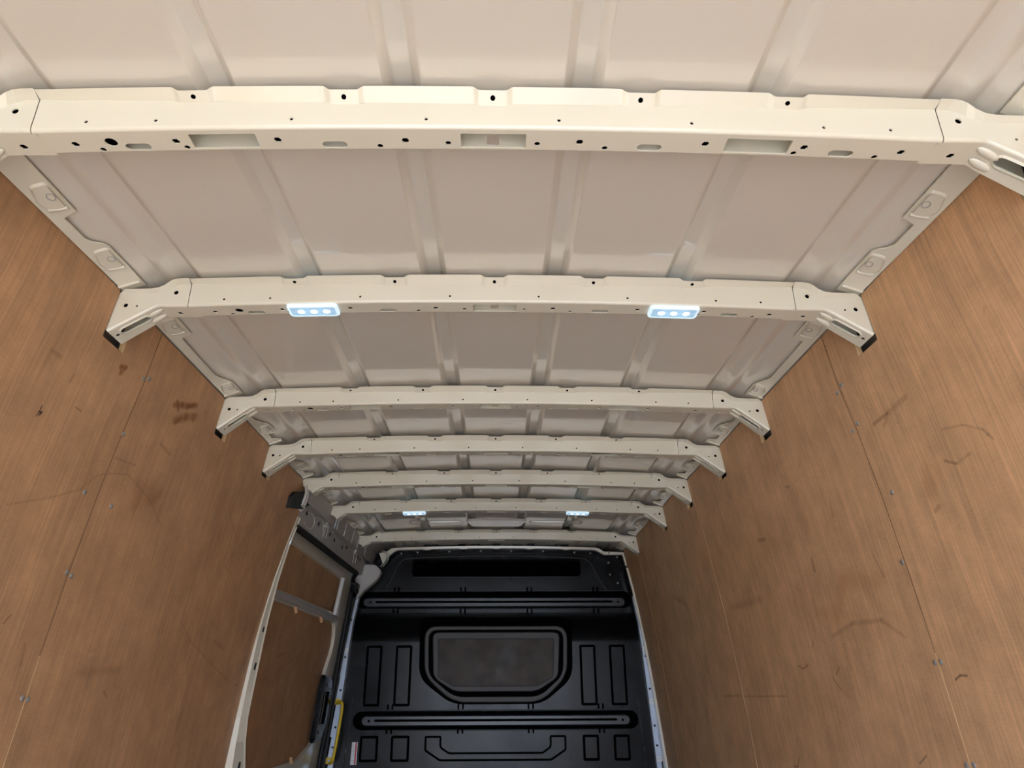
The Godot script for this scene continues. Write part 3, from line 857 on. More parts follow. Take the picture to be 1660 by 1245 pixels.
# end bracket; profile measured in the plane of the bow's rear face
func bracket(o: Node3D, s: float, short: bool, lift: float) -> void:
	var mb := MB.new()
	var X := func(p: Vector2, z: float) -> Vector3: return Vector3(p.x * s, p.y, z)
	var outer := 0.742 if short else 0.7895
	var top := [Vector2(0.6375, -0.0205), Vector2(0.655, -0.0205), Vector2(0.667, -0.0245), Vector2(0.678, -0.032), Vector2(0.689, -0.0385), Vector2(0.703, -0.0424), Vector2(0.72, -0.0428), Vector2(0.781, -0.0425)]
	var low := [Vector2(0.6375, -0.0735), Vector2(0.696, -0.0737), Vector2(0.7015, -0.0752), Vector2(0.708, -0.0788), Vector2(0.7895, -0.132)]
	var flg := [Vector2(0.6375, -0.015), Vector2(0.655, -0.0158), Vector2(0.665, -0.0168), Vector2(0.675, -0.021), Vector2(0.685, -0.029), Vector2(0.699, -0.0345), Vector2(0.716, -0.0360), Vector2(0.766, -0.0372)]
	var flz := [0.0165, 0.0165, 0.016, 0.015, 0.013, 0.0105, 0.0085, 0.008]
	if short:
		low = [Vector2(0.6375, -0.0735), Vector2(0.696, -0.0737), Vector2(0.7015, -0.0752), Vector2(0.708, -0.0788), Vector2(0.738, -0.096)]
	for k in 4: low[k] += Vector2(0, lift)
	var up := func(p: Vector2) -> Vector2: return p + Vector2(0, R)
	var fo := PackedVector2Array()
	for p in low: fo.append(up.call(p))
	fo.append(Vector2(0.7865, -0.076) if not short else Vector2(0.775, -0.068))
	for i in range(top.size() - 1, -1, -1):
		fo.append(top[i])
	var holes := [circle(Vector2(0.6655, -0.0405), 0.0047)]
	if not short: holes.append_array([circle(Vector2(0.7409, -0.0726), 0.0024, 10), circle(Vector2(0.764, -0.0713), 0.0046)])
	sheet(mb, fo, holes, [], func(p): return X.call(p, 0.0), func(_p): return Vector3(0, 0, 1))
	for h in holes: rim(mb, h, func(p, d): return X.call(p, -d), 0.0, 0.002, -1.0)
	# flange along the roof
	for i in top.size() - 1:
		var a: Vector3 = X.call(top[i], 0.0); var b: Vector3 = X.call(top[i + 1], 0.0)
		var c: Vector3 = X.call(flg[i + 1], flz[i + 1]); var d: Vector3 = X.call(flg[i], flz[i])
		var g := (b - a).cross(d - a).normalized()
		mb.quad(a, b, c, d, g if g.z > 0.0 else -g)
	# rounded lower edge and underside, from straight to slanted
	var dep := [0.0485, 0.050, 0.052, 0.054, 0.060]
	var nl := []
	for i in low.size():
		var e: Vector2 = (low[mini(i + 1, 4)] - low[maxi(i - 1, 0)]).normalized()
		if i == 4: e = (low[4] - low[3]).normalized()
		if i == 0: e = Vector2(1, 0)
		nl.append(Vector2(e.y, -e.x))
	for i in low.size() - 1:
		for j in 4:
			var q := []
			for k in [[i, j], [i + 1, j], [i + 1, j + 1], [i, j + 1]]:
				var a0: float = PI / 2 * k[1] / 4.0
				var n2: Vector2 = nl[k[0]]
				var nn := Vector3(n2.x * s * sin(a0), n2.y * sin(a0), cos(a0))
				q.append([X.call(low[k[0]] - n2 * R, -R) + nn * R, nn])
			mb.quadn(q[0][0], q[1][0], q[2][0], q[3][0], q[0][1], q[1][1], q[2][1], q[3][1])
		if i < 3:
			var na := Vector3(nl[i].x * s, nl[i].y, 0); var nb := Vector3(nl[i + 1].x * s, nl[i + 1].y, 0)
			if i > 0:
				mb.quadn(X.call(low[i], -R), X.call(low[i + 1], -R), X.call(low[i + 1], -dep[i + 1]), X.call(low[i], -dep[i]), na, nb, nb, na)
	var hx := PackedVector2Array()
	for j in 6: hx.append(Vector2(0.664, -0.0322) + Vector2.from_angle(TAU * j / 6.0) * 0.0058)
	sheet(mb, PackedVector2Array([Vector2(0.631, -R), Vector2(0.624, -0.0485), Vector2(0.696, -0.050), Vector2(0.696, -R)]), [hx], [], func(p): return X.call(Vector2(p.x, -0.0736 + lift), p.y), func(_p): return Vector3.DOWN)
	rim(mb, hx, func(p, d): return X.call(Vector2(p.x, -0.0736 + lift + d), p.y), 0.0, 0.002, -1.0)
	# slanted underside with its long slot
	var A: Vector2 = low[3]
	var dir: Vector2 = (low[4] - low[3]).normalized()
	var len_: float = low[3].distance_to(low[4])
	var n3 := Vector3(nl[4].x * s, nl[4].y, 0)
	var on := func(p: Vector2, d: float) -> Vector3:
		var q: Vector2 = A + dir * p.x - nl[4] * d
		return X.call(q, p.y)
	var sl := [] if short else [stadium(Vector2(0.047, -0.024), 0.066, 0.0215, 0.0), circle(Vector2(0.0885, -0.028), 0.0042, 10)]
	sheet(mb, PackedVector2Array([Vector2(0, -R), Vector2(len_, -R), Vector2(len_, -0.060), Vector2(0, -0.054)]), sl, [], func(p): return on.call(p, 0.0), func(_p): return n3)
	if not short:
		rim(mb, sl[0], on, 0.0, 0.0035, -1.0)
		rim(mb, sl[1], on, 0.0, 0.002, -1.0)
		var lip := shrink(sl[0], -0.0028)     # pressed rim round the slot
		var k: int = sl[0].size()
		var big := stadium(Vector2(0.047, -0.024), 0.073, 0.0285, 0.0)
		for i in k:
			var i2: int = (i + 1) % k
			var p0: Vector3 = on.call(big[i], 0.0); var p1: Vector3 = on.call(big[i2], 0.0)
			var p2: Vector3 = on.call(sl[0][i2], -0.0022); var p3: Vector3 = on.call(sl[0][i], -0.0022)
			var g := (p1 - p0).cross(p3 - p0).normalized()
			mb.quad(p0, p1, p2, p3, g if g.dot(n3) > 0.0 else -g)
	# front wall
	for i in low.size() - 1:
		var t0 := Vector2(low[i].x, -0.02 if i < 2 else -0.045); var t1 := Vector2(low[i + 1].x, -0.045 if i > 0 else -0.02)
		mb.quad(X.call(low[i], -dep[i]), X.call(low[i + 1], -dep[i + 1]), X.call(t1, -dep[i + 1]), X.call(t0, -dep[i]), Vector3(0, 0, -1))
	# two stiffening beads at the bend
	for q in [[0.006, -0.019], [0.008, -0.041]]:
		if short and q[1] < -0.03: continue
		var c: Vector3 = on.call(Vector2(q[0] - 0.004, q[1]), -0.0005)
		var ax := Vector3(dir.x * s, dir.y * 0.7, -0.25).normalized()
		var az := n3.cross(ax).normalized()
		for a in 10:
			for b in 5:
				var pt := []
				for kk in [[a, b], [a + 1, b], [a + 1, b + 1], [a, b + 1]]:
					var th: float = TAU * kk[0] / 10.0; var ph: float = PI / 2 * kk[1] / 5.0
					var loc := Vector3(cos(th) * cos(ph), sin(th) * cos(ph), sin(ph))
					pt.append([c + ax * loc.x * 0.019 + az * loc.y * 0.0075 + n3 * loc.z * 0.0045, (ax * loc.x / 0.019 + az * loc.y / 0.0075 + n3 * loc.z / 0.0045).normalized()])
				mb.quadn(pt[0][0], pt[1][0], pt[2][0], pt[3][0], pt[0][1], pt[1][1], pt[2][1], pt[3][1])
	if not short:
		# flange against the body side, 
		mb.face(X.call(Vector2(0.781, -0.0425), 0), X.call(Vector2(0.7895, -0.1265), 0), X.call(Vector2(0.802, -0.1265), -0.004), X.call(Vector2(0.793, -0.0425), -0.004), o.position * 0 + Vector3(0, -0.08, -0.2))
	for k in mb.v.size(): mb.v[k] += o.position
	var eb := part("end_bracket", mb, M.white_paint, o)
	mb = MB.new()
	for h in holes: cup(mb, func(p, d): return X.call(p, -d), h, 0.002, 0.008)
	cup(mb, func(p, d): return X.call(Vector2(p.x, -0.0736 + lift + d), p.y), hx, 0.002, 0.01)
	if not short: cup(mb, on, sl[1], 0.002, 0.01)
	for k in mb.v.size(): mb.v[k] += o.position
	part("shade_cups", mb, M.dull_black, eb).set_meta("kind", "stuff")  # black cups stand for the dark inside the bracket holes


func lamp(i: int, s: float) -> void:
	var at := Vector3(s * 0.3825, BOW_H[i] + LOW * (0.985 if i == 1 else 0.94) - CROWN * 0.3825 * 0.3825 - 0.0005, BOW_Z[i] - 0.0235)
	var which := ("left" if s < 0 else "right")
	var o := thing("interior_lamp", ("lit white LED lamp on the second bow, the nearer one on the %s side" if i == 1 else "lit white LED lamp on the far bow before the bulkhead, on the %s side") % which, "lamp", at, "LED lamps under the roof bows")
	var tilt := Basis(Vector3(0, 0, 1), -2 * CROWN * 0.3825 * s)
	var X := func(x: float, y: float, z: float) -> Vector3: return at + tilt * Vector3(x, y, z)
	var hb := MB.new()
	var outl := rect(-0.0525, -0.023, 0.0525, 0.023, 0.009)
	var inl := rect(-0.047, -0.0178, 0.047, 0.0178, 0.006)
	var f := func(p: Vector2, d: float) -> Vector3: return X.call(p.x, -d, p.y)
	rim(hb, outl, f, 0.0, 0.005, 1.0)
	rim(hb, outl, f, 0.005, 0.0072, 1.0, rect(-0.0503, -0.0208, 0.0503, 0.0208, 0.008))
	sheet(hb, rect(-0.0503, -0.0208, 0.0503, 0.0208, 0.008), [inl], [], func(p): return f.call(p, 0.0072), func(_p): return Vector3.DOWN)
	part("housing", hb, M.lamp_frame, o)
	var lb := MB.new()
	sheet(lb, inl, [], [0.0], func(p): return f.call(p, 0.0064), func(_p): return Vector3.DOWN)
	for k in 6:     # moulded lines across the lens
		var z := -0.0145 + 0.0058 * k
		for x in [[-0.026, -0.006], [0.006, 0.026]]:
			box(lb, X.call((x[0] + x[1]) / 2.0, -0.0066, z), tilt * Vector3((x[1] - x[0]) / 2.0, 0, 0), Vector3(0, 0.0005, 0), Vector3(0, 0, 0.0006), 0.0002)
	var ln := part("lens", lb, M.lamp_lens, o, "glowing pale blue lens")
	for x in [-0.0255, 0.001, 0.0275]:
		var db := MB.new()
		lathe(db, X.call(x, -0.0062, -0.003 + 0.002), Vector3.DOWN, [Vector2(0.0078, 0), Vector2(0.007, 0.0012), Vector2(0.0, 0.0018)], 16)
		part("led", db, M.led_glow, ln)
	for x in [-0.0415, 0.0415]:
		for z in [-0.0085, 0.0085]:
			var sb := MB.new()
			lathe(sb, X.call(x, -0.0064, z), Vector3.DOWN, [Vector2(0.0016, 0), Vector2(0.0, 0.0008)], 8)
			part("clip_slot", sb, M.grey_steel, ln)
	var li := AreaLight3D.new()
	li.name = "lamp_light"
	li.area_size = Vector2(0.085, 0.03)
	li.light_color = Color(0.72, 0.88, 1.0)
	li.light_energy = 0.008
	li.shadow_enabled = true
	li.set("area_range", 8.0)
	li.position = Vector3(0, -0.012, 0)
	li.rotation_degrees = Vector3(-90, 0, 0)
	o.add_child(li)


func cup(mb: MB, at: Callable, h: PackedVector2Array, d0: float, d1: float) -> void:
	var c := bounds(h).get_center()
	var w := PackedVector2Array()
	for p in h: w.append(c + (p - c) * 1.06)
	rim(mb, w, at, d0, d1, -1.0)
	for i in w.size():
		var a: Vector3 = at.call(w[i], d1); var b: Vector3 = at.call(w[(i + 1) % w.size()], d1); var e: Vector3 = at.call(c, d1)
		var g := (b - a).cross(e - a).normalized()
		var f: Vector3 = at.call(c, d0)
		mb.tri(a, b, e, g if g.dot(f - e) > 0.0 else -g, g if g.dot(f - e) > 0.0 else -g, g if g.dot(f - e) > 0.0 else -g)

func build_header() -> void:
	var z: float = BOW_Z[7]
	var h: float = BOW_H[7]
	var o := thing("roof_header", "narrow white roof header strip along the top edge of the black bulkhead", "roof beam", Vector3(0, h, z))
	var mb := MB.new()
	var up := PackedVector2Array()
	var dn := PackedVector2Array()
	for i in 60:
		var x := -0.60 + 1.2 * i / 59.0
		up.append(Vector2(x, h - 0.008 - 0.030 * x * x))
		dn.append(Vector2(-x, h - 0.0215 - 0.030 * x * x - 0.0035 * (1.0 if absf(fposmod(absf(x) + 0.105, 0.21) - 0.105) < 0.022 else 0.0)))
	var p := PackedVector2Array([Vector2(-0.69, h - 0.115), Vector2(-0.715, h - 0.052), Vector2(-0.67, h - 0.043), Vector2(-0.642, h - 0.022)])
	p.append_array(up)
	p.append_array([Vector2(0.625, h - 0.022), Vector2(0.66, h - 0.043), Vector2(0.78, h - 0.047), Vector2(0.80, h - 0.13), Vector2(0.788, h - 0.128), Vector2(0.775, h - 0.062), Vector2(0.665, h - 0.062), Vector2(0.623, h - 0.040)])
	p.append_array(dn)
	p.append_array([Vector2(-0.623, h - 0.040), Vector2(-0.655, h - 0.066)])
	var at := func(q: Vector2, d: float) -> Vector3: return Vector3(q.x, q.y, z - d)
	sheet(mb, p, [circle(Vector2(0.69, h - 0.052), 0.004)], [-0.4, -0.2, 0.0, 0.2, 0.4], func(q): return at.call(q, 0.0), func(_q): return Vector3(0, -0.2, 1).normalized())
	rim(mb, p, at, 0.0, 0.03, 1.0)
	part("header_strip", mb, M.white_paint, o)
	for i in 5:
		mb = MB.new()
		box(mb, Vector3(-0.42 + 0.21 * i, h - 0.0352 * pow(-0.42 + 0.21 * i, 2), z - 0.004), Vector3(0.024, 0, 0), Vector3(0, 0.0035, 0), Vector3(0, 0, 0.012), 0.001)
		part("rubber_pad", mb, M.black_rubber, o)


# ---------------------------------------------------------------- cant rails along both roof edges
func build_rails() -> void:
	for s in [-1.0, 1.0]:
		var o := thing("roof_rail", ("white pressed steel rail with tabs and plugs along the %s roof edge" % ("left" if s < 0 else "right")), "roof rail", Vector3(s * 0.76, 1.89, -2.2))
		for bay in 8:
			if s < 0 and bay == 7: continue
			var za: float = (REAR_Z if bay == 0 else BOW_Z[bay - 1] - 0.045)
			var zb: float = BOW_Z[bay] - 0.004
			rail_bay(o, s, za, zb, bay)

func rail_pt(z: float, k: float, s: float, lift := 0.0) -> Vector3:   # k metres in from the plywood, lift = away from the roof
	var a := Vector2(0.7795, 1.887 + (roof_h(z) - 1.9305))
	var d := Vector2(-0.9396, 0.342)
	var q := a + d * k + Vector2(-0.342, -0.9396) * lift
	return Vector3(s * q.x, q.y, z)

func rail_bay(o: Node3D, s: float, za: float, zb: float, bay: int) -> void:
	var L := za - zb
	var w := 0.049
	var nw := 0.0235
	# inner edge as (z, k)
	var edge := []
	var tabs := []
	if bay == 0:
		edge = [[za, w], [zb, w]]
		tabs = [za - 0.35 * L]
	elif bay == 1:
		edge = [[za, w], [-1.046, w], [-1.056, nw], [-1.125, nw], [-1.137, 0.029], [-1.152, 0.044], [-1.163, w], [zb, w]]
		tabs = [-0.995, -1.195]
	elif bay == 2:
		edge = [[za, 0.052], [-1.545, 0.052], [-1.553, 0.025], [-1.785, nw], [-1.80, 0.029], [-1.835, 0.044], [-1.85, w], [zb, w]]
		tabs = [-1.489, -1.868]
	else:
		edge = [[za, nw - 0.004], [za - 0.42 * L, nw - 0.003], [za - 0.47 * L, 0.03], [za - 0.57 * L, w], [za - 0.73 * L, w + 0.002], [za - 0.745 * L, nw], [za - 0.86 * L, nw], [za - 0.93 * L, w], [zb, w]]
		tabs = [za - 0.63 * L]
	var p := PackedVector2Array()
	for e in edge: p.append(Vector2(e[0], e[1]))
	p.append(Vector2(zb, 0.003)); p.append(Vector2(za, 0.003))
	var n := Vector3(-0.342 * s, -0.9396, 0)
	var mb := MB.new()
	var cuts := []
	for i in 9: cuts.append(lerpf(zb, za, i / 8.0))
	sheet(mb, p, [], cuts, func(q): return rail_pt(q.x, q.y, s, 0.0), func(q): return n if q.y > 0.012 else Vector3(-0.55 * s, -0.83, 0).normalized())
	rim(mb, p, func(q, d): return rail_pt(q.x, q.y, s, -d), 0.0, 0.0035, 1.0)
	# raised swage across the rail just before the next bow
	if bay > 0 and bay < 7:
		for q in [[zb + 0.020, 0.004]]:
			var t := []
			for i in 7: t.append(rail_pt(q[0], 0.002 + 0.043 * i / 6.0, s, 0.0))
			tube(mb, t, q[1], 8)
	var rp := part("rail_panel", mb, M.white_paint, o)
	for t in tabs:
		mb = MB.new()
		var tp := fillet([Vector2(t + 0.034, 0.047), Vector2(t - 0.036, 0.047), Vector2(t - 0.036, 0.016), Vector2(t - 0.012, 0.006), Vector2(t + 0.034, 0.017)], 0.010)
		var q := shrink(tp, 0.004)
		var lev := func(a: Vector2, d: float) -> Vector3: return rail_pt(a.x, a.y, s, d)
		sheet(mb, q, [], [], func(a): return lev.call(a, 0.0035), func(_a): return n)
		var c := bounds(tp).get_center()
		var inner := PackedVector2Array()
		for a in tp: inner.append(c + (a - c) * (1.0 - 0.0045 / maxf(a.distance_to(c), 0.01)))
		rim(mb, tp, lev, 0.0, 0.0035, 1.0, inner)
		# proud lip on the cab side of the tab
		var lipp := []
		for i in 7: lipp.append(rail_pt(t - 0.036 + (0.006 * pow(i / 6.0, 2.0)), 0.044 - 0.030 * i / 6.0, s, 0.001))
		tube(mb, lipp, 0.0042, 8)
		var tb := part("clip_tab", mb, M.white_paint, o)
		mb = MB.new()
		var pc: Vector3 = rail_pt(t, 0.0355, s, 0.0036)
		var ring := []
		var u := Vector3(0, 0, 1)
		var v := n.cross(u).normalized()
		for i in 15: ring.append(pc + (u * cos(TAU * i / 14.0) * 0.0085 + v * sin(TAU * i / 14.0) * 0.0062))
		tube(mb, ring, 0.0011, 6, false)
		part("plug_ring", mb, M.primer_grey, tb)


# ---------------------------------------------------------------- bulkhead
func bz0(p: Vector2, d: float) -> Vector3: return Vector3(p.x, p.y, BULK_Z - d)   # d = depth behind the lower panel's face

func step_back(y: float) -> float: return 0.055 * smoothstep(1.345, 1.515, y)    # the upper half of the bulkhead lies further forward

func bz(p: Vector2, d: float) -> Vector3:
	var b := step_back(p.y)
	return Vector3(p.x * (1.0 + b / 4.45), p.y + (p.y - 1.13) * b / 4.45, BULK_Z - d - b)

func bz_n(p: Vector2) -> Vector3:
	return Vector3(0, (step_back(p.y + 0.004) - step_back(p.y - 0.004)) / 0.008, 1).normalized()

func groove_block(o: Node3D, outline: PackedVector2Array, gw: float, called: String) -> void:
	var mb := MB.new()
	var q := shrink(outline, gw)
	var q2 := shrink(outline, gw + 0.004)
	rim(mb, outline, bz, 0.0, 0.03, -1.0)
	rim(mb, q, bz, 0.03, 0.002, 1.0)
	sheet(mb, q2, [], [bounds(q2).get_center().x], func(p): return bz(p, -0.0025), func(_p): return Vector3(0, 0, 1))
	var c := bounds(q).get_center()
	if called == "raised_panel":
		bevel(mb, q, q2, 0.002, -0.0025)
	else:
		rim(mb, q2, bz, 0.002, -0.0025, 1.0)
		sheet(mb, q, [q2], [c.x], func(p): return bz(p, 0.002), func(_p): return Vector3(0, 0, 1))
	var pn := part(called, mb, M.black_plastic, o)
	mb = MB.new()
	sheet(mb, outline, [], [bounds(outline).get_center().x], func(p): return bz(p, 0.03), func(_p): return Vector3(0, 0, 1))
	part("groove", mb, M.dull_black, pn)

# sloping band between two nested convex outlines: both are resampled by angle
func bevel(mb: MB, p: PackedVector2Array, q: PackedVector2Array, d0: float, d1: float, sgn := 1.0) -> void:
	var c := bounds(q).get_center()
	var n := p.size()
	var inner := PackedVector2Array()
	for a in p:
		inner.append(ray_hit(c, a, q))
	for i in n:
		var j := (i + 1) % n
		var A := bz(p[i], d0); var B := bz(p[j], d0); var C := bz(inner[j], d1); var D := bz(inner[i], d1)
		var g := (B - A).cross(D - A).normalized()
		if g.z < 0.0: g = -g
		mb.quad(A, B, C, D, g)

func bevel0(mb: MB, p: PackedVector2Array, q: PackedVector2Array, d0: float, d1: float) -> void:
	var c := bounds(q).get_center()
	var n := p.size()
	for i in n:
		var j := (i + 1) % n
		var A := bz0(p[i], d0); var B := bz0(p[j], d0); var C := bz0(ray_hit(c, p[j], q), d1); var D := bz0(ray_hit(c, p[i], q), d1)
		var g := (B - A).cross(D - A).normalized()
		mb.quad(A, B, C, D, g if g.z > 0.0 else -g)

func ray_hit(_c: Vector2, a: Vector2, q: PackedVector2Array) -> Vector2:   # the point of q nearest to a
	var best := q[0]
	for i in q.size():
		var h := Geometry2D.get_closest_point_to_segment(a, q[i], q[(i + 1) % q.size()])
		if h.distance_squared_to(a) < best.distance_squared_to(a): best = h
	return best

func build_bulkhead() -> void:
	var o := thing("wall_front", "black moulded plastic bulkhead closing off the cab, with raised panels and rails", "bulkhead", Vector3(0, 0, BULK_Z), "", "structure")
	var holes := []
	var blocks := []
	for x in [[-0.757, -0.664], [-0.586, -0.490], [0.490, 0.585], [0.664, 0.759]]:
		blocks.append(rect(x[0], 1.003, x[1], 1.330, 0.012))
	for x in [[-0.759, -0.656], [-0.586, -0.482], [0.490, 0.582], [0.664, 0.756]]:
		blocks.append(rect(x[0], 0.722, x[1], 0.854, 0.012))
	var U := fillet([Vector2(-0.398, 0.852), Vector2(-0.304, 0.852), Vector2(-0.304, 0.797), Vector2(-0.258, 0.769), Vector2(0.262, 0.769), Vector2(0.304, 0.797), Vector2(0.304, 0.852), Vector2(0.398, 0.852), Vector2(0.398, 0.776), Vector2(0.312, 0.724), Vector2(-0.312, 0.724), Vector2(-0.398, 0.776)], 0.010)
	holes.append_array(blocks)
	holes.append(U)
	var rail_a := stadium(Vector2(-0.012, 1.5855), 1.66, 0.098)
	var rail_b := stadium(Vector2(0.003, 0.930), 1.62, 0.096)
	var rec := rect(-0.515, 1.722, 0.517, 1.826, 0.03)
	var win := fillet([Vector2(-0.452, 1.485), Vector2(0.452, 1.485), Vector2(0.445, 1.15), Vector2(0.268, 1.012), Vector2(-0.252, 1.012), Vector2(-0.445, 1.15)], 0.07, 7)
	holes.append_array([rail_a, rail_b, rec, win])
	var p := PackedVector2Array()
	for y in [0.02, 0.3, 0.55, 0.7, 0.85, 1.0, 1.18, 1.34, 1.5, 1.6, 1.7, 1.80]: p.append(Vector2(prof(y) - 0.012, y))
	p.append_array([Vector2(0.785, 1.862), Vector2(0.66, 1.868), Vector2(0.62, 1.884), Vector2(0.3, 1.893), Vector2(0, 1.898), Vector2(-0.3, 1.893), Vector2(-0.62, 1.884), Vector2(-0.70, 1.842), Vector2(-0.745, 1.80)])
	for y in [1.72, 1.65, 1.6, 1.5, 1.34, 1.18, 1.0, 0.85, 0.7, 0.55, 0.3, 0.02]: p.append(Vector2(-prof(y) + 0.012, y))
	var mb := MB.new()
	var rows := [0.0, 1.345]
	for i in 12: rows.append(1.345 + 0.17 * (i + 1) / 12.0)
	rows.append(1.95)
	for i in rows.size() - 1:
		for band in Geometry2D.intersect_polygons(scaled(p, 1000.0), scaled(rect(-1.2, rows[i], 1.2, rows[i + 1]), 1000.0)):
			sheet(mb, scaled(band, 0.001), holes, [-0.7, -0.6, -0.3, 0.0, 0.3, 0.6, 0.7], func(q): return bz(q, 0.0), bz_n)
	part("moulded_panel", mb, M.black_plastic, o)
	for b in blocks: groove_block(o, b, 0.010, "raised_panel")
	groove_block(o, U, 0.011, "raised_loop")
	# two horizontal load rails lying in deep channels
	for r in [[rail_a, 1.573, 1.58, -0.010], [rail_b, 0.928, 1.53, 0.003]]:
		mb = MB.new()
		var ch := shrink(r[0], 0.006)
		bevel(mb, r[0], ch, 0.0, 0.007)
		rim(mb, ch, bz, 0.007, 0.05, -1.0)
		var cn := part("rail_channel", mb, M.black_plastic, o)
		mb = MB.new()
		sheet(mb, ch, [], [0.0], func(q): return bz(q, 0.05), func(_q): return Vector3(0, 0, 1))
		part("channel_floor", mb, M.dull_black, cn)
		mb = MB.new()
		var bar := stadium(Vector2(r[3], r[1]), r[2], 0.056)
		var b2 := shrink(bar, 0.006)
		var slot := stadium(Vector2(r[3], r[1] + 0.002), r[2] - 0.15, 0.013)
		rim(mb, bar, bz, 0.05, 0.010, 1.0)
		bevel(mb, bar, b2, 0.010, 0.003)
		sheet(mb, b2, [slot, circle(Vector2(r[3] - r[2] / 2 + 0.045, r[1]), 0.007), circle(Vector2(r[3] + r[2] / 2 - 0.045, r[1]), 0.007)], [-0.4, 0.0, 0.4], func(q): return bz(q, 0.003), func(_q): return Vector3(0, 0, 1))
		rim(mb, slot, bz, 0.003, 0.02, -1.0)
		var lr := part("load_rail", mb, M.highlit_worn_plastic, o)
		mb = MB.new()
		sheet(mb, slot, [], [0.0], func(q): return bz(q, 0.02), func(_q): return Vector3(0, 0, 1))
		part("rail_slot", mb, M.dull_black, lr)
		for x in [-0.60, -0.20, 0.20, 0.60]:
			for y in [r[1] + 0.072, r[1] - 0.052]:
				for dx in [-0.013, 0.013]:
					mb = MB.new()
					box(mb, bz(Vector2(x + dx, y), -0.004), Vector3(0.0045, 0, 0), Vector3(0, 0.014, 0), Vector3(0, 0, 0.009), 0.002)
					part("dark_slit", mb, M.dull_black, o)  # dull black bars stand in for dark slits in the moulding
	# long recess at the top, with a soft bevel, and the raised fold round it
	mb = MB.new()
	var r2 := shrink(rec, 0.012)
	bevel(mb, rec, r2, 0.0, 0.012)
	rim(mb, r2, bz, 0.012, 0.07, -1.0)
	var ur := part("upper_recess", mb, M.black_plastic, o)
	mb = MB.new()
	sheet(mb, r2, [], [0.0], func(q): return bz(q, 0.07), func(_q): return Vector3(0, 0, 1))
	part("recess_back", mb, M.dull_black, ur)
	mb = MB.new()
	var fold := []
	for q in [[-0.668, 1.640], [-0.63, 1.725], [-0.60, 1.79], [-0.575, 1.82], [-0.53, 1.831], [-0.3, 1.841], [0.0, 1.846], [0.3, 1.841], [0.52, 1.831], [0.558, 1.82], [0.585, 1.79], [0.62, 1.72], [0.668, 1.640]]:
		fold.append(bz(Vector2(q[0], q[1]), 0.0015))
	tube(mb, smooth(fold, 4), 0.0032, 8)
	part("pressed_fold", mb, M.highlit_worn_plastic, o)
	for q in [[-0.50, 0.50, 1.7195], [-0.80, 0.78, 1.6385], [-0.78, 0.76, 1.5335], [-0.76, 0.76, 0.9815], [-0.76, 0.76, 0.8795]]:     # rounded lips of the long recesses, paler to put highlights there
		mb = MB.new()
		var lip := []
		for i in 9: lip.append(bz(Vector2(lerpf(q[0], q[1], i / 8.0), q[2]), 0.0015))
		tube(mb, lip, 0.0034, 8)
		part("edge_lip", mb, M.highlit_worn_plastic, o)
	for q in [[-0.586, 1.863], [-0.486, 1.868], [-0.292, 1.874], [-0.098, 1.877], [0.092, 1.877], [0.289, 1.875], [0.482, 1.867], [0.581, 1.863], [0.745, 1.839], [0.691, 1.805], [0.697, 1.733], [0.741, 1.683]]:
		mb = MB.new()
		lathe(mb, bz(Vector2(q[0], q[1]), 0.0), Vector3(0, 0, 1), [Vector2(0.0065, 0), Vector2(0.006, 0.002), Vector2(0.003, 0.0035), Vector2(0, 0.004)], 10)
		part("rivet", mb, M.screw_metal, o)
	# side steps of the lower half
	for s in [-1.0, 1.0]:
		mb = MB.new()
		var pts := PackedVector2Array([Vector2(s * 0.815, 1.06), Vector2(s * 0.865, 1.06), Vector2(s * 0.90, 0.66), Vector2(s * 0.84, 0.66)])
		rim(mb, pts, bz, 0.02, -0.012, 1.0)
		sheet(mb, pts, [], [], func(q): return bz(q, -0.012), func(_q): return Vector3(0, 0, 1))
		part("side_step", mb, M.black_plastic, o)

	# window
	var w := thing("window_1", "tinted bulkhead window in a grey rubber frame with cut lower corners", "window", Vector3(0, 1.23, BULK_Z), "", "structure")
	var outer := fillet([Vector2(-0.424, 1.437), Vector2(0.424, 1.437), Vector2(0.416, 1.160), Vector2(0.262, 1.021), Vector2(-0.245, 1.021), Vector2(-0.416, 1.160)], 0.075, 7)
	var gap := fillet([Vector2(-0.400, 1.416), Vector2(0.400, 1.416), Vector2(0.392, 1.166), Vector2(0.252, 1.050), Vector2(-0.240, 1.050), Vector2(-0.392, 1.166)], 0.055, 7)
	var frame := fillet([Vector2(-0.377, 1.403), Vector2(0.379, 1.403), Vector2(0.364, 1.153), Vector2(0.237, 1.078), Vector2(-0.239, 1.078), Vector2(-0.364, 1.153)], 0.04, 7)
	var seal := fillet([Vector2(-0.345, 1.368), Vector2(0.346, 1.368), Vector2(0.336, 1.155), Vector2(0.241, 1.104), Vector2(-0.247, 1.104), Vector2(-0.337, 1.155)], 0.018, 7)
	var pane := shrink(seal, 0.006)
	var one := func(_q): return Vector3(0, 0, 1)
	mb = MB.new()      # cove behind the frame
	rim(mb, win, func(q, k): return bz(q, 0.0) if k < 0.01 else bz0(q, k), 0.0, 0.085, -1.0)
	sheet(mb, win, [gap], [0.0], func(q): return bz0(q, 0.085), one)
	part("cove", mb, M.dull_black, w)
	mb = MB.new()
	rim(mb, outer, bz0, 0.085, 0.006, 1.0)
	bevel0(mb, outer, shrink(outer, 0.006), 0.006, -0.002)
	sheet(mb, shrink(outer, 0.006), [gap], [0.0], func(q): return bz0(q, -0.002), one)
	rim(mb, gap, bz0, -0.002, 0.085, -1.0)
	part("outer_frame", mb, M.window_rubber, w)
	mb = MB.new()
	sheet(mb, gap, [frame], [0.0], func(q): return bz0(q, 0.055), one)
	part("shadow_gap", mb, M.dull_black, w)
	mb = MB.new()
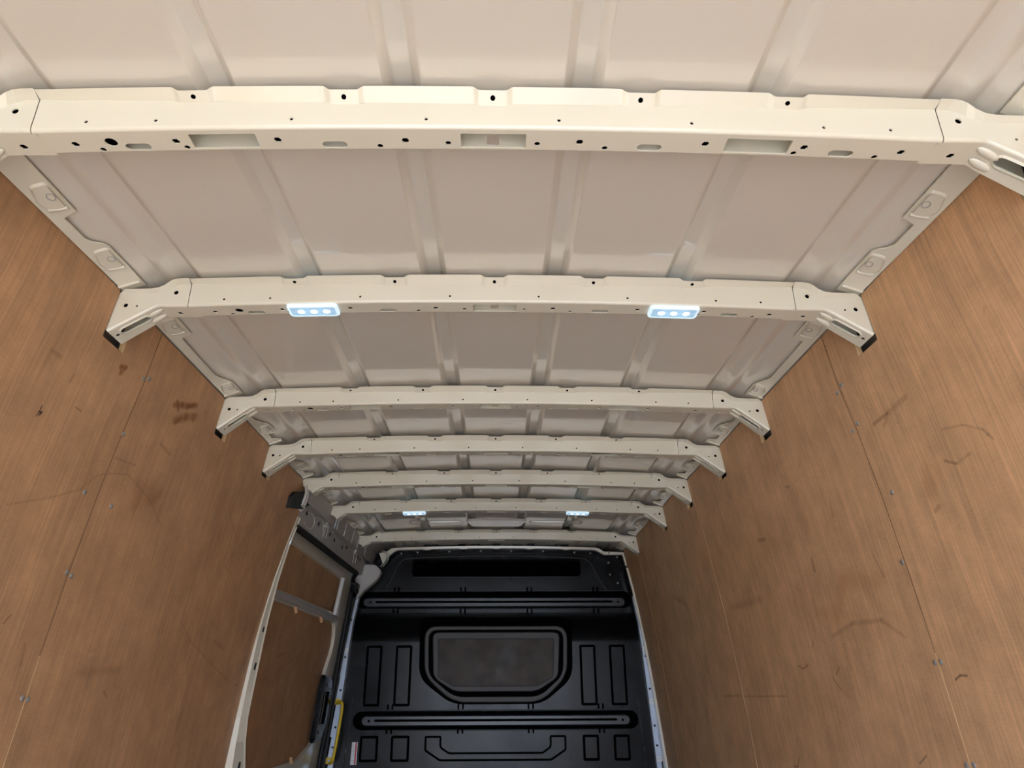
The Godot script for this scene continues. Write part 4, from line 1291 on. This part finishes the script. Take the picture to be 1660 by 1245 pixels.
	rim(mb, frame, bz0, 0.055, 0.018, 1.0)
	bevel0(mb, frame, shrink(frame, 0.005), 0.018, 0.013)
	sheet(mb, shrink(frame, 0.005), [seal], [0.0], func(q): return bz0(q, 0.013), one)
	rim(mb, seal, bz0, 0.013, 0.03, -1.0)
	part("pane_frame", mb, M.window_rubber, w)
	mb = MB.new()
	sheet(mb, seal, [pane], [0.0], func(q): return bz0(q, 0.019), one)
	part("glazing_seal", mb, M.black_rubber, w)
	mb = MB.new()
	rim(mb, pane, bz0, 0.019, 0.016, 1.0)
	sheet(mb, pane, [], [0.0], func(q): return bz0(q, 0.016), one)
	part("pane", mb, M.tinted_glass, w)
	# closed cab behind
	mb = MB.new()
	box(mb, Vector3(0, 1.0, BULK_Z - 0.72), Vector3(1.0, 0, 0), Vector3(0, 1.02, 0), Vector3(0, 0, 0.02), 0.005)
	var cb := thing("wall_cab", "dark cab interior behind the tinted bulkhead window", "wall", Vector3(0, 0, BULK_Z - 0.6), "", "structure")
	part("cab_lining", mb, M.primer_grey, cb)
	for s in [-1.0, 1.0]:
		mb = MB.new()
		box(mb, Vector3(s * 1.0, 1.0, BULK_Z - 0.38), Vector3(0.02, 0, 0), Vector3(0, 1.0, 0), Vector3(0, 0, 0.33), 0.005)
		part("cab_side", mb, M.primer_grey, cb)
	mb = MB.new()
	box(mb, Vector3(0, 1.985, BULK_Z - 0.38), Vector3(1.0, 0, 0), Vector3(0, 0.012, 0), Vector3(0, 0, 0.33), 0.005)
	part("cab_roof", mb, M.primer_grey, cb)
	mb = MB.new()
	box(mb, Vector3(0, -0.02, BULK_Z - 0.38), Vector3(1.0, 0, 0), Vector3(0, 0.02, 0), Vector3(0, 0, 0.33), 0.005)
	part("cab_floor", mb, M.primer_grey, cb)

	# metal strips that hold the bulkhead, and the white return of the body beside the right one
	for s in [-1.0, 1.0]:
		var st := thing("mounting_strip", "blue-grey steel strip bolted along the %s edge of the bulkhead" % ("left" if s < 0 else "right"), "metal strip", Vector3(s * 0.88, 1.1, -4.41), "steel strips beside the bulkhead")
		var ys := [0.2, 0.5, 0.724, 0.85, 1.02, 1.16, 1.312, 1.45, 1.60]
		var inn := [0.90, 0.897, 0.889, 0.882, 0.872, 0.862, 0.853, 0.841, 0.817]
		mb = MB.new()
		for i in ys.size() - 1:
			for k in [[-4.405, 1.0], [-4.41, -1.0]]:
				mb.quad(Vector3(s * inn[i], ys[i], k[0]), Vector3(s * inn[i + 1], ys[i + 1], k[0]), Vector3(s * (inn[i + 1] + 0.026), ys[i + 1], k[0]), Vector3(s * (inn[i] + 0.036), ys[i], k[0]), Vector3(0, 0, k[1]))
			for k in [0.0, 1.0]:
				mb.quad(Vector3(s * (inn[i] + 0.034 * k), ys[i], -4.405), Vector3(s * (inn[i + 1] + 0.026 * k), ys[i + 1], -4.405), Vector3(s * (inn[i + 1] + 0.026 * k), ys[i + 1], -4.45), Vector3(s * (inn[i] + 0.034 * k), ys[i], -4.45), Vector3(-s, 0, 0))
		part("strip", mb, M.grey_steel, st)
		for y in [1.47, 1.265, 1.09, 0.90, 0.80]:
			mb = MB.new()
			lathe(mb, Vector3(s * (lerp_table(ys, inn, y) + 0.014), y, -4.405), Vector3(0, 0, 1), [Vector2(0.0065, 0), Vector2(0.006, 0.003), Vector2(0.0, 0.004)], 10)
			part("bolt", mb, M.black_rubber, st)
		for y in ([1.305, 1.025, 0.735] if s > 0 else [1.30]):
			mb = MB.new()
			var x: float = lerp_table(ys, inn, y) + 0.017
			sheet(mb, rect(s * x - 0.016, y - 0.014, s * x + 0.016, y + 0.014, 0.003), [circle(Vector2(s * x, y), 0.0045)], [], func(q): return Vector3(q.x, q.y, -4.4005), one)
			rim(mb, rect(s * x - 0.016, y - 0.014, s * x + 0.016, y + 0.014, 0.003), func(q, d): return Vector3(q.x, q.y, -4.4005 - d), 0.0, 0.004, 1.0)
			part("clip", mb, M.white_plastic, st, "white square clip with a dark hole")
	var tr := thing("trim_1", "white painted body return between the bulkhead strip and the right plywood", "trim", Vector3(0.9, 1.0, -4.37), "", "structure")
	mb = MB.new()
	var yy := [0.2, 0.5, 0.7, 0.85, 1.0, 1.18, 1.34, 1.5, 1.64, 1.763]
	var wz := [-4.28, -4.29, -4.305, -4.32, -4.335, -4.35, -4.36, -4.37, -4.375, -4.38]
	for i in yy.size() - 1:
		var a := side(Vector2(-4.43, yy[i]), 1.0, -0.004); var b := side(Vector2(-4.43, yy[i + 1]), 1.0, -0.004)
		var c := side(Vector2(wz[i + 1], yy[i + 1]), 1.0, -0.012); var d := side(Vector2(wz[i], yy[i]), 1.0, -0.012)
		mb.quad(a, b, c, d, prof_n(yy[i], 1.0))
		mb.quad(d, c, side(Vector2(wz[i + 1], yy[i + 1]), 1.0, 0.01), side(Vector2(wz[i], yy[i]), 1.0, 0.01), Vector3(0, 0, 1))
	part("pillar_return", mb, M.white_paint, tr)

	# warning sticker
	var sk := thing("warning_sticker", "small white and red upright sticker at the lower left of the bulkhead", "sticker", Vector3(-0.786, 0.766, BULK_Z + 0.002))
	mb = MB.new()
	var sp := PackedVector2Array([Vector2(-0.804, 0.710), Vector2(-0.770, 0.710), Vector2(-0.770, 0.822), Vector2(-0.801, 0.822)])
	sheet(mb, sp, [], [], func(q): return bz(q, -0.0012), one)
	rim(mb, sp, bz, -0.0012, 0.0, 1.0)
	part("paper", mb, M.white_plastic, sk)
	mb = MB.new()
	sheet(mb, PackedVector2Array([Vector2(-0.783, 0.712), Vector2(-0.774, 0.712), Vector2(-0.774, 0.820), Vector2(-0.782, 0.820)]), [], [], func(q): return bz(q, -0.0016), one)
	part("red_band", mb, M.red_print, sk)
	mb = MB.new()
	for i in 9:
		var y := 0.72 + 0.011 * i
		sheet(mb, rect(-0.799 if i % 3 else -0.797, y, -0.787 if i % 2 else -0.790, y + 0.003), [], [], func(q): return bz(q, -0.0016), one)
	part("small_print", mb, M.primer_grey, sk)


# ---------------------------------------------------------------- sliding door on the left
func build_door() -> void:
	var S := -1.0
	# rear pillar of the doorway
	var tr := thing("trim_2", "white painted rear pillar of the sliding doorway with oval holes", "trim", Vector3(-0.87, 1.2, -2.83), "", "structure")
	var ys := [0.2, 0.6, 0.74, 0.853, 0.94, 1.02, 1.1, 1.19, 1.27, 1.35, 1.42, 1.49, 1.57, 1.64, 1.70, 1.75]
	var T := func(a: Array, b: Array, y: float) -> float: return lerp_table(a, b, y)
	var zl := func(y: float) -> float: return T.call([0.2, 0.87, 1.23, 1.48, 1.75], [-2.73, -2.748, -2.766, -2.801, -2.864], y)
	var zr := func(y: float) -> float: return T.call([0.2, 0.6, 0.853, 0.94, 1.02, 1.19, 1.35, 1.49, 1.64, 1.75], [-2.93, -2.92, -2.862, -2.815, -2.794, -2.812, -2.822, -2.836, -2.867, -2.905], y)
	var zm := func(y: float) -> float: return T.call([0.2, 0.87, 0.97, 1.07, 1.18, 1.27, 1.4, 1.75], [-2.765, -2.765, -2.752, -2.757, -2.764, -2.769, -2.785, -2.872], y)
	var pm := func(y: float) -> float: return T.call([0.2, 0.87, 1.07, 1.27, 1.5, 1.75], [0.022, 0.02, 0.015, 0.009, 0.004, 0.002], y)
	var pr := func(y: float) -> float: return T.call([0.2, 0.853, 1.02, 1.19, 1.35, 1.49, 1.75], [0.035, 0.035, 0.03, 0.022, 0.015, 0.01, 0.004], y)
	var mb := MB.new()
	for i in ys.size() - 1:
		var r := []
		for y in [ys[i], ys[i + 1]]:
			r.append([side(Vector2(zl.call(y), y), S, 0.001), side(Vector2(zm.call(y), y), S, -pm.call(y)), side(Vector2(zr.call(y) + 0.012, y), S, -pr.call(y) + 0.003), side(Vector2(zr.call(y) + 0.004, y), S, -pr.call(y) - 0.001), side(Vector2(zr.call(y), y), S, -pr.call(y)), side(Vector2(zr.call(y) - 0.004, y), S, 0.06)])
		for k in 5:
			mb.face(r[0][k], r[0][k + 1], r[1][k + 1], r[1][k], side(Vector2(-2.83, ys[i]), S, 0.3))
	part("pillar_skin", mb, M.white_paint, tr)
	for q in [[1.312, 0.006, 0.020], [1.185, 0.007, 0.026], [0.862, 0.008, 0.03]]:
		mb = MB.new()
		var y: float = q[0]
		var z: float = (zm.call(y) + zr.call(y)) / 2.0
		var off: float = -(pm.call(y) + pr.call(y)) / 2.0 - 0.0015
		var st := stadium(Vector2(z, y), q[2], q[1] * 2, PI / 2)
		sheet(mb, st, [], [], func(p): return side(p, S, off), func(p): return prof_n(p.y, S))
		rim(mb, st, func(p, d): return side(p, S, off + d), 0.0, 0.003, 1.0)
		part("dark_hole", mb, M.black_rubber, tr)  # black oval laid on the pillar stands for the dark of a hole

	# door leaf
	var d := thing("door_1", "closed sliding side door lined with two brown plywood panels in a white frame", "door", Vector3(-0.9, 0, -3.6), "", "structure")
	var OFF := 0.04
	var at := func(p: Vector2, k: float) -> Vector3: return side(p, S, OFF + k)
	var up := fillet([Vector2(-2.93, 1.675), Vector2(-2.93, 1.482), Vector2(-4.145, 1.482), Vector2(-4.125, 1.662)], 0.018)
	var lo := fillet([Vector2(-2.93, 1.440), Vector2(-4.18, 1.433), Vector2(-4.255, 1.36), Vector2(-4.25, 1.28), Vector2(-4.185, 1.18), Vector2(-4.185, 0.84), Vector2(-3.95, 0.785), Vector2(-3.45, 0.79), Vector2(-2.93, 0.80)], 0.04)
	var fr := PackedVector2Array([Vector2(-2.86, 0.1), Vector2(-2.86, 1.78), Vector2(-4.42, 1.78), Vector2(-4.42, 0.1)])
	var cuts := []
	for i in 14: cuts.append(-2.9 - 0.11 * i)
	mb = MB.new()
	# the frame is cut in bands of height so that it follows the curve of the body side
	for i in 17:
		var y0 := 0.1 + 1.68 * i / 17.0
		var y1 := 0.1 + 1.68 * (i + 1) / 17.0
		sheet(mb, PackedVector2Array([Vector2(-2.86, y0), Vector2(-2.86, y1), Vector2(-4.42, y1), Vector2(-4.42, y0)]), [up, lo], [-3.3, -3.8], func(p): return at.call(p, 0.0), func(p): return prof_n(p.y, S))
	rim(mb, up, at, 0.0, 0.022, -1.0)
	rim(mb, lo, at, 0.0, 0.022, -1.0)
	part("door_frame", mb, M.white_paint, d)
	mb = MB.new()
	var bar := []
	for i in 13: bar.append(side(Vector2(-2.9 - 1.27 * i / 12.0, 1.464 - 0.006 * i / 12.0), S, OFF + 0.006))
	tube(mb, bar, 0.0185, 14)
	part("middle_rail", mb, M.primer_grey, d, "rounded grey crossrail")
	var k := 0
	for q in [[1.47, 1.70, "plywood_left_front"], [0.60, 1.46, "plywood_left_front"]]:
		mb = MB.new()
		for i in 10:
			var y0: float = lerpf(q[0], q[1], i / 10.0)
			var y1: float = lerpf(q[0], q[1], (i + 1) / 10.0)
			var P := [Vector2(-2.9, y0), Vector2(-4.40, y0), Vector2(-4.40, y1), Vector2(-2.9, y1)]
			var uvs := [Vector2(0.95, (1.9 - y0) / 1.3), Vector2(0.02, (1.9 - y0) / 1.3), Vector2(0.02, (1.9 - y1) / 1.3), Vector2(0.95, (1.9 - y1) / 1.3)]
			var n0 := prof_n(y0, S); var n1 := prof_n(y1, S)
			mb.tri(at.call(P[0], 0.018), at.call(P[1], 0.018), at.call(P[2], 0.018), n0, n0, n1, uvs[0], uvs[1], uvs[2])
			mb.tri(at.call(P[0], 0.018), at.call(P[2], 0.018), at.call(P[3], 0.018), n0, n1, n1, uvs[0], uvs[2], uvs[3])
		part("plywood_panel", mb, door_ply(), d)
		k += 1
	mb = MB.new()     # outer skin of the door
	for i in ys.size() - 1:
		mb.quad(side(Vector2(-2.84, ys[i]), S, 0.11), side(Vector2(-4.44, ys[i]), S, 0.11), side(Vector2(-4.44, ys[i + 1]), S, 0.11), side(Vector2(-2.84, ys[i + 1]), S, 0.11), prof_n(ys[i], S))
	mb.quad(Vector3(-1.05, -0.6, -2.84), Vector3(-1.05, -0.6, -4.44), side(Vector2(-4.44, 0.2), S, 0.11), side(Vector2(-2.84, 0.2), S, 0.11), Vector3(1, 0, 0))
	part("outer_skin", mb, M.primer_grey, d)
	for q in [[-3.305, 1.437], [-3.80, 1.434], [-3.755, 0.805]]:
		mb = MB.new()
		var c := side(Vector2(q[0], q[1]), S, OFF - 0.006)
		lathe(mb, c, Vector3(0.25, -1, 0).normalized(), [Vector2(0.0075, -0.004), Vector2(0.008, 0.0), Vector2(0.0085, 0.022), Vector2(0.006, 0.026), Vector2(0, 0.026)], 10)
		part("peg", mb, M.dowel_wood, d, "pale wooden peg")
	# rubber seal round the opening
	mb = MB.new()
	var top := []
	for i in 13: top.append(side(Vector2(lerpf(-2.885, -4.235, i / 12.0), 1.716), S, 0.002))
	for i in top.size() - 1:      # broad soft strip along the top
		mb.quad(top[i] + Vector3(0.003, 0.012, 0), top[i + 1] + Vector3(0.003, 0.012, 0), top[i + 1] + Vector3(-0.012, -0.014, 0), top[i] + Vector3(-0.012, -0.014, 0), Vector3(0.85, -0.5, 0).normalized())
	tube(mb, top, 0.010, 10)
	var fp := [top[-1]]
	for q in [[-4.27, 1.69], [-4.30, 1.655], [-4.325, 1.58], [-4.35, 1.48], [-4.372, 1.30], [-4.38, 1.12], [-4.365, 0.9], [-4.33, 0.7], [-4.30, 0.4]]:
		fp.append(side(Vector2(q[0], q[1]), S, 0.02))
	tube(mb, smooth(fp, 4), 0.0125, 10)
	var rp := [top[0]]
	for y in [1.64, 1.49, 1.35, 1.19, 1.02, 0.94, 0.853, 0.6, 0.3]:
		rp.append(side(Vector2(zr.call(y) - 0.009, y), S, -pr.call(y) + 0.010))
	tube(mb, smooth(rp, 4), 0.0065, 8)
	part("rubber_seal", mb, M.black_rubber, d)
	# latch block at the front top corner, white channel beside it
	mb = MB.new()
	box(mb, side(Vector2(-4.27, 1.635), S, -0.004), Vector3(0.018, -0.003, 0), Vector3(0.004, 0.028, 0), Vector3(0, 0, 0.042), 0.006)
	part("latch", mb, M.black_plastic, d)
	mb = MB.new()
	var chn := []
	for y in [1.665, 1.62, 1.57, 1.52, 1.47]: chn.append(side(Vector2(-4.06 - 0.05 * (1.665 - y), y), S, 0.03))
	tube(mb, chn, 0.012, 8)
	part("guide_channel", mb, M.white_plastic, d)
	# inside handle
	var hp := fillet([Vector2(-4.105, 1.172), Vector2(-4.30, 1.150), Vector2(-4.345, 1.08), Vector2(-4.335, 0.93), Vector2(-4.28, 0.85), Vector2(-4.105, 0.838)], 0.03)
	mb = MB.new()
	var hat := func(p: Vector2, dd: float) -> Vector3: return side(p, S, OFF + 0.002 - dd)
	var hi := shrink(hp, 0.01)
	var pit := rect(-4.275, 0.925, -4.14, 1.085, 0.012)
	rim(mb, hp, hat, 0.0, 0.02, 1.0)
	sheet(mb, hp, [hi], [-4.22], func(p): return hat.call(p, 0.02), func(p): return prof_n(p.y, S))
	rim(mb, hi, hat, 0.02, 0.026, 1.0)
	sheet(mb, hi, [pit], [-4.22], func(p): return hat.call(p, 0.026), func(p): return prof_n(p.y, S))
	rim(mb, pit, hat, 0.026, 0.004, -1.0)
	sheet(mb, pit, [], [], func(p): return hat.call(p, 0.004), func(p): return prof_n(p.y, S))
	var h := part("door_handle", mb, M.black_plastic, d, "black plastic pull handle")
	mb = MB.new()
	tube(mb, [hat.call(Vector2(-4.205, 0.93), 0.018), hat.call(Vector2(-4.205, 1.0), 0.02), hat.call(Vector2(-4.205, 1.08), 0.018)], 0.014, 10)
	part("grip", mb, M.black_plastic, h)
	for q in [[-4.17, 1.118], [-4.165, 0.888]]:
		mb = MB.new()
		lathe(mb, hat.call(Vector2(q[0], q[1]), 0.026), prof_n(q[1], S), [Vector2(0.010, 0), Vector2(0.008, 0.002), Vector2(0.0, 0.002)], 12)
		part("screw_cap", mb, M.black_rubber, h)

	# white corner of the front pillar, top left of the bulkhead, greyed for shade
	var gs := thing("trim_3", "rounded front door pillar corner by the bulkhead top, shade put into its grey", "trim", Vector3(-0.77, 1.69, -4.39), "", "structure")
	mb = MB.new()
	var gp := fillet([Vector2(-0.872, 1.79), Vector2(-0.728, 1.785), Vector2(-0.690, 1.745), Vector2(-0.716, 1.695), Vector2(-0.792, 1.63), Vector2(-0.826, 1.585), Vector2(-0.86, 1.585)], 0.02)
	var gat := func(p: Vector2, dd: float) -> Vector3: return Vector3(p.x, p.y, -4.385 - dd)
	var gi := shrink(gp, 0.008)
	sheet(mb, gi, [], [], func(p): return gat.call(p, 0.0), func(_p): return Vector3(0.25, -0.15, 0.95).normalized())
	sheet(mb, gp, [gi], [-0.8, -0.75], func(p): return gat.call(p, 0.002), func(_p): return Vector3(0.3, -0.3, 0.9).normalized())
	rim(mb, gp, gat, 0.002, 0.06, 1.0)
	part("pillar_corner", mb, M.primer_grey, gs)
	mb = MB.new()
	for i in 8:
		var y0 := 0.3 + 0.17 * i
		var y1 := y0 + 0.17
		mb.quad(side(Vector2(-4.385, y0), S, 0.0), side(Vector2(-4.385, y1), S, 0.0), side(Vector2(-4.385, y1), S, 0.06), side(Vector2(-4.385, y0), S, 0.06), Vector3(0, 0, 1))
	part("pillar_face", mb, M.black_rubber, gs)


func door_ply() -> Material:
	if not M.has("plywood_door"):
		var m: StandardMaterial3D = M.plywood_left_front.duplicate()
		m.resource_name = "plywood_door"
		m.albedo_color = Color(0.97, 0.95, 0.94)
		M.plywood_door = m
	return M.plywood_door


# ---------------------------------------------------------------- cables, covers and the grab handle by the door
func build_fittings() -> void:
	var S := -1.0
	# header panel between the door seal and the cable covers
	var hd := thing("trim_4", "pale grey door header panel above the sliding door, with dark clip holes", "trim", Vector3(-0.79, 1.77, -3.6), "", "structure")
	var mb := MB.new()
	var ys := [1.722, 1.75, 1.78, 1.822]
	for i in 3:
		mb.quadn(side(Vector2(-2.86, ys[i]), S, 0.0), side(Vector2(-4.42, ys[i]), S, 0.0), side(Vector2(-4.42, ys[i + 1]), S, 0.0), side(Vector2(-2.86, ys[i + 1]), S, 0.0), prof_n(ys[i], S), prof_n(ys[i], S), prof_n(ys[i + 1], S), prof_n(ys[i + 1], S))
	mb.quad(side(Vector2(-2.86, 1.822), S, 0.0), side(Vector2(-4.42, 1.822), S, 0.0), side(Vector2(-4.42, 1.822), S, 0.08), side(Vector2(-2.86, 1.822), S, 0.08), Vector3.UP)
	mb.quad(side(Vector2(-2.86, 1.722), S, 0.0), side(Vector2(-4.42, 1.722), S, 0.0), side(Vector2(-4.42, 1.722), S, 0.05), side(Vector2(-2.86, 1.722), S, 0.05), Vector3.DOWN)
	part("header_panel", mb, M.primer_grey, hd)
	for q in [[-2.972, 1.785], [-3.19, 1.785], [-3.42, 1.783], [-3.53, 1.775], [-3.72, 1.773], [-3.82, 1.79], [-4.15, 1.79], [-4.215, 1.79]]:
		mb = MB.new()
		lathe(mb, side(Vector2(q[0], q[1]), S, -0.0003), prof_n(q[1], S), [Vector2(0.0105, 0), Vector2(0.009, 0.0018), Vector2(0.0, 0.001)], 12)
		part("dark_hole", mb, M.black_rubber, hd)  # small black disc in place of a dark clip hole

	# two cover plates
	for c in [[-2.90, -3.40, "plain pale grey cable cover plate above the rear half of the sliding door", []], [-3.415, -4.56, "ribbed pale grey cable cover plate above the front half of the sliding door", [-3.45, -3.62, -3.82, -3.98, -4.22]]]:
		var o := thing("cable_cover", c[2], "cover plate", Vector3(-0.785, 1.85, (c[0] + c[1]) / 2.0), "cable covers above the sliding door")
		mb = MB.new()
		var za: float = c[0]; var zb: float = c[1]
		var A := func(z: float, t: float) -> Vector3: return Vector3(lerpf(-0.772, -0.758, t), lerpf(1.812, 1.884, t), z)
		var n := Vector3(0.95, -0.3, 0).normalized()
		mb.quad(A.call(za, 0.0), A.call(zb, 0.0), A.call(zb, 1.0), A.call(za, 1.0), n)
		var bk := Vector3(-0.03, 0.004, 0)
		for e in [[A.call(za, 0.0), A.call(za, 1.0)], [A.call(zb, 0.0), A.call(zb, 1.0)], [A.call(za, 0.0), A.call(zb, 0.0)], [A.call(za, 1.0), A.call(zb, 1.0)]]:
			mb.face(e[0], e[1], e[1] + bk, e[0] + bk, (A.call(za, 0.5) + A.call(zb, 0.5)) / 2.0)
		part("plate", mb, M.primer_grey, o)
		for z in c[3]:
			mb = MB.new()
			tube(mb, [A.call(z, 0.0) + n * 0.001, A.call(z, 0.5) + n * 0.001, A.call(z, 1.0) + n * 0.001], 0.0045, 8)
			part("rib", mb, M.primer_grey, o)
	# foam-wrapped block at the rear end of the cable run
	var fb := thing("foam_block", "black foam block hung at the rear end of the door cable run", "block", Vector3(-0.785, 1.80, -2.76))
	mb = MB.new()
	var P := PackedVector2Array([Vector2(-2.692, 1.745), Vector2(-2.69, 1.79), Vector2(-2.72, 1.815), Vector2(-2.86, 1.85), Vector2(-2.93, 1.862), Vector2(-2.93, 1.81), Vector2(-2.85, 1.775)])
	P = fillet(Array(P), 0.008)
	var fat := func(p: Vector2, k: float) -> Vector3: return side(p, S, -k)
	sheet(mb, P, [], [-2.8], func(p): return fat.call(p, 0.016), func(p): return prof_n(p.y, S))
	rim(mb, P, fat, 0.0, 0.016, 1.0)
	part("foam", mb, M.black_rubber, fb)

	# cable harness
	var wh := thing("wire_harness", "pale wires and conduit tails clipped along the header above the sliding door", "wires", Vector3(-0.79, 1.79, -3.5))
	var on := func(z: float, y: float, lift: float) -> Vector3: return side(Vector2(z, y), S, -lift)
	for q in [[-2.812, 0.0], [-2.840, 0.0]]:      # two conduit tails hanging down
		mb = MB.new()
		tube(mb, smooth([on.call(q[0], 1.862, 0.018), on.call(q[0] - 0.006, 1.84, 0.024), on.call(q[0] - 0.012, 1.81, 0.022), on.call(q[0] - 0.022, 1.785, 0.012), on.call(q[0] - 0.028, 1.772, 0.004)], 4), 0.0065, 8)
		part("conduit", mb, M.wire_white, wh)
		mb = MB.new()
		box(mb, on.call(q[0] - 0.022, 1.786, 0.012), Vector3(0.006, 0, 0), Vector3(0, 0.004, 0), Vector3(0, 0, 0.016), 0.002)
		part("conduit_clip", mb, M.white_plastic, wh)
	for a in [[[-2.98, 1.79], [-3.06, 1.795], [-3.10, 1.765], [-3.05, 1.735], [-2.96, 1.742]], [[-3.12, 1.80], [-3.22, 1.808], [-3.26, 1.78], [-3.28, 1.755]], [[-3.24, 1.82], [-3.285, 1.80], [-3.30, 1.772], [-3.29, 1.745]], [[-3.31, 1.81], [-3.34, 1.785], [-3.345, 1.752]],
			[[-3.45, 1.80], [-3.55, 1.782], [-3.62, 1.772]], [[-3.88, 1.79], [-3.97, 1.80], [-4.02, 1.77], [-4.03, 1.742]], [[-4.03, 1.81], [-4.08, 1.785], [-4.09, 1.75]], [[-4.22, 1.80], [-4.30, 1.795], [-4.36, 1.78]]]:
		mb = MB.new()
		var pts := []
		for q in a: pts.append(on.call(q[0], q[1], 0.006))
		tube(mb, smooth(pts, 5), 0.0028, 6)
		part("wire", mb, M.wire_white, wh)
	for q in [[-3.305, 1.806], [-4.035, 1.802]]:
		mb = MB.new()
		var tri := fillet([Vector2(q[0] + 0.03, q[1] - 0.016), Vector2(q[0] - 0.035, q[1] - 0.012), Vector2(q[0], q[1] + 0.022)], 0.006)
		sheet(mb, tri, [], [], func(p): return side(p, S, -0.012), func(p): return prof_n(p.y, S))
		rim(mb, tri, func(p, k): return side(p, S, -k), 0.0, 0.012, 1.0)
		part("cable_clip", mb, M.white_plastic, wh, "white triangular cable clip")
	for dx in [0.0, 0.014]:        # thin pair running down behind the bulkhead corner
		mb = MB.new()
		tube(mb, smooth([Vector3(-0.70 + dx, 1.87, -4.40), Vector3(-0.668 + dx, 1.845, -4.39), Vector3(-0.672 + dx, 1.81, -4.39), Vector3(-0.70 + dx, 1.775, -4.40)], 5), 0.0026, 6)
		part("wire", mb, M.wire_white, wh)

	# yellow grab handle on the left strip
	var gh := thing("grab_handle", "yellow painted steel grab handle upright beside the sliding door", "grab handle", Vector3(-0.88, 0.87, -4.39))
	mb = MB.new()
	tube(mb, smooth([Vector3(-0.895, 1.025, -4.40), Vector3(-0.868, 1.028, -4.375), Vector3(-0.857, 1.005, -4.372), Vector3(-0.866, 0.90, -4.372), Vector3(-0.878, 0.79, -4.372), Vector3(-0.888, 0.735, -4.374), Vector3(-0.908, 0.722, -4.40)], 6), 0.0085, 12)
	part("bar", mb, M.yellow_paint, gh)
	for q in [Vector2(-0.892, 1.03), Vector2(-0.913, 0.735)]:
		mb = MB.new()
		var sq := rect(q.x - 0.016, q.y - 0.016, q.x + 0.016, q.y + 0.016, 0.003)
		sheet(mb, sq, [circle(q, 0.006)], [], func(p): return Vector3(p.x, p.y, -4.398), func(_p): return Vector3(0, 0, 1))
		rim(mb, sq, func(p, k): return Vector3(p.x, p.y, -4.398 - k), 0.0, 0.006, 1.0)
		part("foot_plate", mb, M.yellow_paint, gh)
